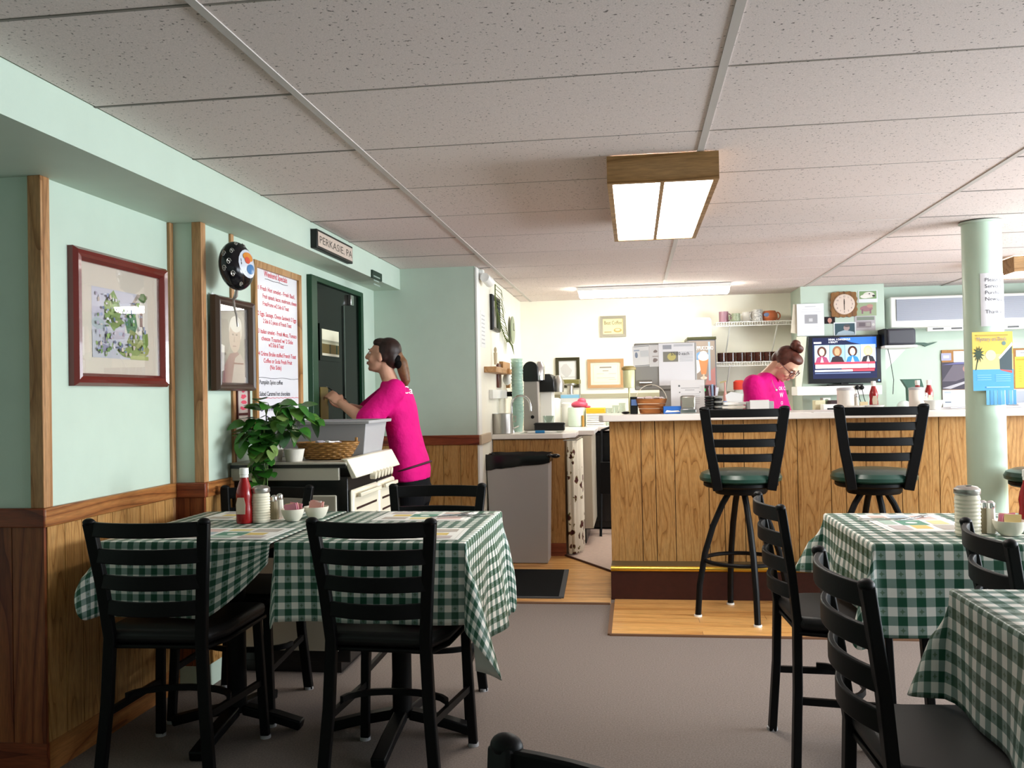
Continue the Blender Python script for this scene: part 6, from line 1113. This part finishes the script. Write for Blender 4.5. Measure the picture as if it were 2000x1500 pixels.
# ---- woman by the door
Yw = 5.06; f = V((-1, 0, 0)); side = V((0, 1, 0)); C = ay(748, 694, Yw)
root = wthing('person', 'woman in a pink shirt with a ponytail standing at the dark door holding a pen', 'person', (ay(802, 930, Yw).x, Yw, 0))
Rh = Matrix((side, V((-.985, 0, .17)), V((.17, 0, .985)))).transposed()
body = MB(); P_ = head(body, C, Rh, .93)
tr = [(806, 955, .085, .150), (805, 915, .092, .160), (796, 875, .082, .140), (787, 835, .080, .130), (779, 795, .088, .140), (773, 768, .082, .150), (767, 752, .058, .11), (761, 740, .042, .05)]
loft(body, [(ay(x, y, Yw), side*ry, f*rx) for x, y, rx, ry in tr]); limb(body, [ay(764, 748, Yw), ay(756, 728, Yw), ay(752, 705, Yw)], [.048, .045, .046])
shN, elN, wrN = ay(771, 762, 4.90), ay(716, 823, 4.84), ay(666, 788, 4.90); shF, elF, wrF = ay(768, 762, 5.22), ay(716, 808, 5.25), ay(684, 795, 5.10)
limb(body, [shN, elN], [.046, .038]); limb(body, [elN, elN.lerp(wrN, .35), wrN], [.037, .036, .024]); limb(body, [shF, elF], [.046, .038]); limb(body, [elF, elF.lerp(wrF, .35), wrF], [.037, .036, .024])
dh = (ay(640, 765, 4.92)-wrN).normalized(); tips = hand(body, wrN, dh, V((.1, .6, -.8)), .75, .92, -1); hand(body, wrF, V((-1, -.25, .25)), V((0, -.5, .85)), .45, .92, 1)
pants = MB(); loft(pants, [(ay(806, 955, Yw)-V((0, 0, .08)), side*.16, f*.10), (ay(806, 955, Yw), side*.165, f*.098), (ay(805, 915, Yw), side*.168, f*.098)]); hip = ay(806, 950, Yw); hip.z -= .03; legs(body, pants, root, hip, side, f, 0)
remeshed(body, 'body', SKIN, root, .006, 4); remeshed(pants, 'trousers', JEAN, root, .012, 4)
sh_ = MB(); loft(sh_, [(ay(803, 938, Yw), side*.178, f*.106), (ay(805, 915, Yw), side*.178, f*.104), (ay(802, 893, Yw), side*.165, f*.101), (ay(796, 875, Yw), side*.158, f*.099), (ay(787, 835, Yw), side*.150, f*.096), (ay(779, 795, Yw), side*.158, f*.102), (ay(773, 768, Yw), side*.166, f*.094), (ay(768, 753, Yw), side*.125, f*.070), (ay(764, 744, Yw), side*.075, f*.056)])
limb(sh_, [shN, shN.lerp(elN, .5), shN.lerp(elN, .93)], [.066, .070, .073]); limb(sh_, [shF, shF.lerp(elF, .5), shF.lerp(elF, .9)], [.066, .070, .073])
shirt = remeshed(sh_, 'shirt', PINK, root, .009, 14)
b = MB(); pts = [ay(806, 912, Yw) + side*(.173*math.cos(t)) + f*(.102*math.sin(t)) + V((0, 0, .03*math.sin(t)*-1)) for t in [6.283*i/40 for i in range(41)]]; b.tube(pts, .006, 6, cap=False); b.build('apron_tie', mat('apron_tie', '3a0f22', .7), root)
HB = mat('hair_brown', '2c1812', .5, .4, noise=.4, nscale=60); HBL = mat('hair_blond', '7d5638', .5, .4, noise=.5, nscale=60)
hm = MB(); hm.ell(P_(0, -.032, .034), (.074, .078, .078), Rh); hm.ell(P_(0, .018, .072), (.058, .052, .032), Rh); hm.ell(P_(0, -.065, -.01), (.062, .05, .062), Rh); hm.ell(P_(-.055, -.02, .0), (.022, .035, .04), Rh); hm.ell(P_(.055, -.02, .0), (.022, .035, .04), Rh); remeshed(hm, 'hair', HB, root, .006, 5)
pt = MB(); q0 = ay(777, 694, Yw); pt.tube([q0, ay(784, 708, Yw), ay(789, 728, Yw), ay(793, 745, Yw), ay(792, 756, Yw)], [.026, .036, .034, .026, .008], 12); pt.ell(q0, (.03, .035, .03)); remeshed(pt, 'ponytail', HBL, root, .006, 4)
b = MB(); c_ = ay(776, 703, Yw); b.ell(c_, (.034, .05, .042)); b.ell(c_ + V((.012, -.02, -.025)), (.026, .03, .028)); b.build('scrunchie', mat('scrunchie', '0a0809', .8, .1), root); face_parts(P_, Rh, root, .93)
Mt = (V((.94, 0, -.1)), V((0, 0, 1)))
text('shirt_print', 'Ca', ay(786, 768, 4.907), V((1, 1.0, -.1)), UZ, .06, WHITE, root)
tp_ = tips[4]; dv = (ay(622, 745, 4.93)-tp_).normalized(); pn = wthing('pen', 'dark pen held in the raised hand of the woman by the door', 'pen', tp_ - dv*.04); b = MB(); b.cyl(tp_ - dv*.05, tp_ + dv*.075, .0042, None, 10); b.build('barrel', SB, pn); b = MB(); b.cyl(tp_ + dv*.0751, tp_ + dv*.087, .0035, .001, 10); b.build('tip', STEEL, pn)
# ---- woman behind the bar
Yw = 6.35; f = V((.80, -.60, 0)); side = f.cross(V((0, 0, 1))); C = ay(1536, 711, 6.28)
root = wthing('person', 'woman in a pink shirt and glasses with a hair bun looking down behind the bar', 'person', (ay(1490, 900, Yw).x, Yw, 0))
pitch = R_(50); fh = f*math.cos(pitch) - V((0, 0, 1))*math.sin(pitch); uh = f*math.sin(pitch) + V((0, 0, 1))*math.cos(pitch); Rh = Matrix((fh.cross(uh), fh, uh)).transposed()
body = MB(); P_ = head(body, C, Rh, .98)
tr = [(1484, 960, .10, .165), (1484, 905, .095, .150), (1486, 850, .09, .140), (1489, 800, .098, .150), (1491, 765, .095, .165), (1494, 745, .075, .150), (1500, 731, .055, .08)]
loft(body, [(ay(x, y, Yw), side*ry, f*rx) for x, y, rx, ry in tr]); limb(body, [ay(1497, 738, Yw), ay(1510, 724, 6.32), ay(1521, 712, 6.30)], [.055, .050, .050])
cs_ = ay(1491, 752, Yw); shN = cs_ + side*.135; shF = cs_ - side*.135; elN = shN + f*.06 + V((0, 0, -.27)) + side*.03; elF = shF + f*.06 + V((0, 0, -.27)) - side*.03; wrN = elN + f*.17 + V((0, 0, -.10)) - side*.05; wrF = elF + f*.17 + V((0, 0, -.10)) + side*.05
wrN.y = max(wrN.y, 6.07); wrF.y = max(wrF.y, 6.12)
for s_, e_, w_ in ((shN, elN, wrN), (shF, elF, wrF)): limb(body, [s_, e_], [.048, .038]); limb(body, [e_, e_.lerp(w_, .35), w_], [.037, .036, .024])
hand(body, wrN, V((.5, -.0, -.8)), V((.6, -.3, .2)), .5, .9, 1); hand(body, wrF, V((.4, .1, -.9)), V((.6, .3, .2)), .5, .9, -1)
pants = MB(); hip = ay(1484, 950, Yw); hip.z -= .03; loft(pants, [(hip - V((0, 0, .06)), side*.17, f*.115), (hip + V((0, 0, .05)), side*.175, f*.11), (hip + V((0, 0, .16)), side*.165, f*.108)]); legs(body, pants, root, hip, side, f, 0)
remeshed(body, 'body', SKIN, root, .006, 4); remeshed(pants, 'trousers', JEAN, root, .012, 4)
sh_ = MB(); loft(sh_, [(ay(1484, 925, Yw), side*.172, f*.118), (ay(1485, 880, Yw), side*.166, f*.112), (ay(1487, 840, Yw), side*.160, f*.108), (ay(1489, 800, Yw), side*.168, f*.116), (ay(1491, 768, Yw), side*.182, f*.112), (ay(1494, 747, Yw), side*.165, f*.092), (ay(1499, 733, Yw), side*.10, f*.072), (ay(1503, 727, Yw), side*.075, f*.062)])
for s_, e_ in ((shN, elN), (shF, elF)): limb(sh_, [s_, s_.lerp(e_, .5), s_.lerp(e_, .92)], [.076, .074, .075])
remeshed(sh_, 'shirt', PINK, root, .009, 25)
HR = mat('hair_auburn', '5a2a1c', .5, .4, noise=.5, nscale=50)
hm = MB(); hm.ell(P_(0, -.03, .036), (.080, .084, .080), Rh); hm.ell(P_(0, .022, .078), (.062, .052, .032), Rh); hm.ell(P_(0, -.07, -.01), (.062, .046, .055), Rh); hm.ell(P_(-.058, -.012, .02), (.022, .035, .045), Rh); hm.ell(P_(.058, -.012, .02), (.022, .035, .045), Rh); remeshed(hm, 'hair', HR, root, .006, 5)
bn = MB(); c_ = P_(0, -.035, .135)
for k in range(9): t = k*.7; bn.ell(c_ + Rh @ V((.026*math.cos(t), .026*math.sin(t), .012*math.sin(t*1.7))), (.026, .026, .024))
remeshed(bn, 'hair_bun', HR, root, .005, 2); face_parts(P_, Rh, root, .98)
GL = mat('glasses_red', '4a1014', .3, .5); g = MB()
for s_ in (-1, 1):
    g.tube([P_(s_*.033+.027*math.cos(t), .098-.006*abs(math.cos(t)), -.002+.020*math.sin(t)) for t in [6.283*i/20 for i in range(21)]], .0028, 6, cap=False); g.tube([P_(s_*.060, .092, .004), P_(s_*.074, .05, .004), P_(s_*.078, -.01, .0)], .0028, 6)
g.tube([P_(-.007, .1, .004), P_(.007, .1, .004)], .0028, 6); g.build('glasses', GL, root)
qn = ay(1522, 752, 6.2); b = MB(); b.tube([ay(1506, 738, 6.27), ay(1511, 752, 6.215), ay(1515, 760, 6.205)], .002, 5); b.ell(ay(1516, 762, 6.203), (.008, .005, .010)); b.build('necklace', mat('silver', 'd8d8dc', .2, .5, 1), root)
for k, (s_, py, sz) in enumerate((('OK C', 762, .035), ('W', 776, .045), ('Cl', 790, .03))): text('shirt_print', s_, ay(1521+2*k, py, 6.195), V((.62, .78, 0)), UZ, sz, WHITE, root)
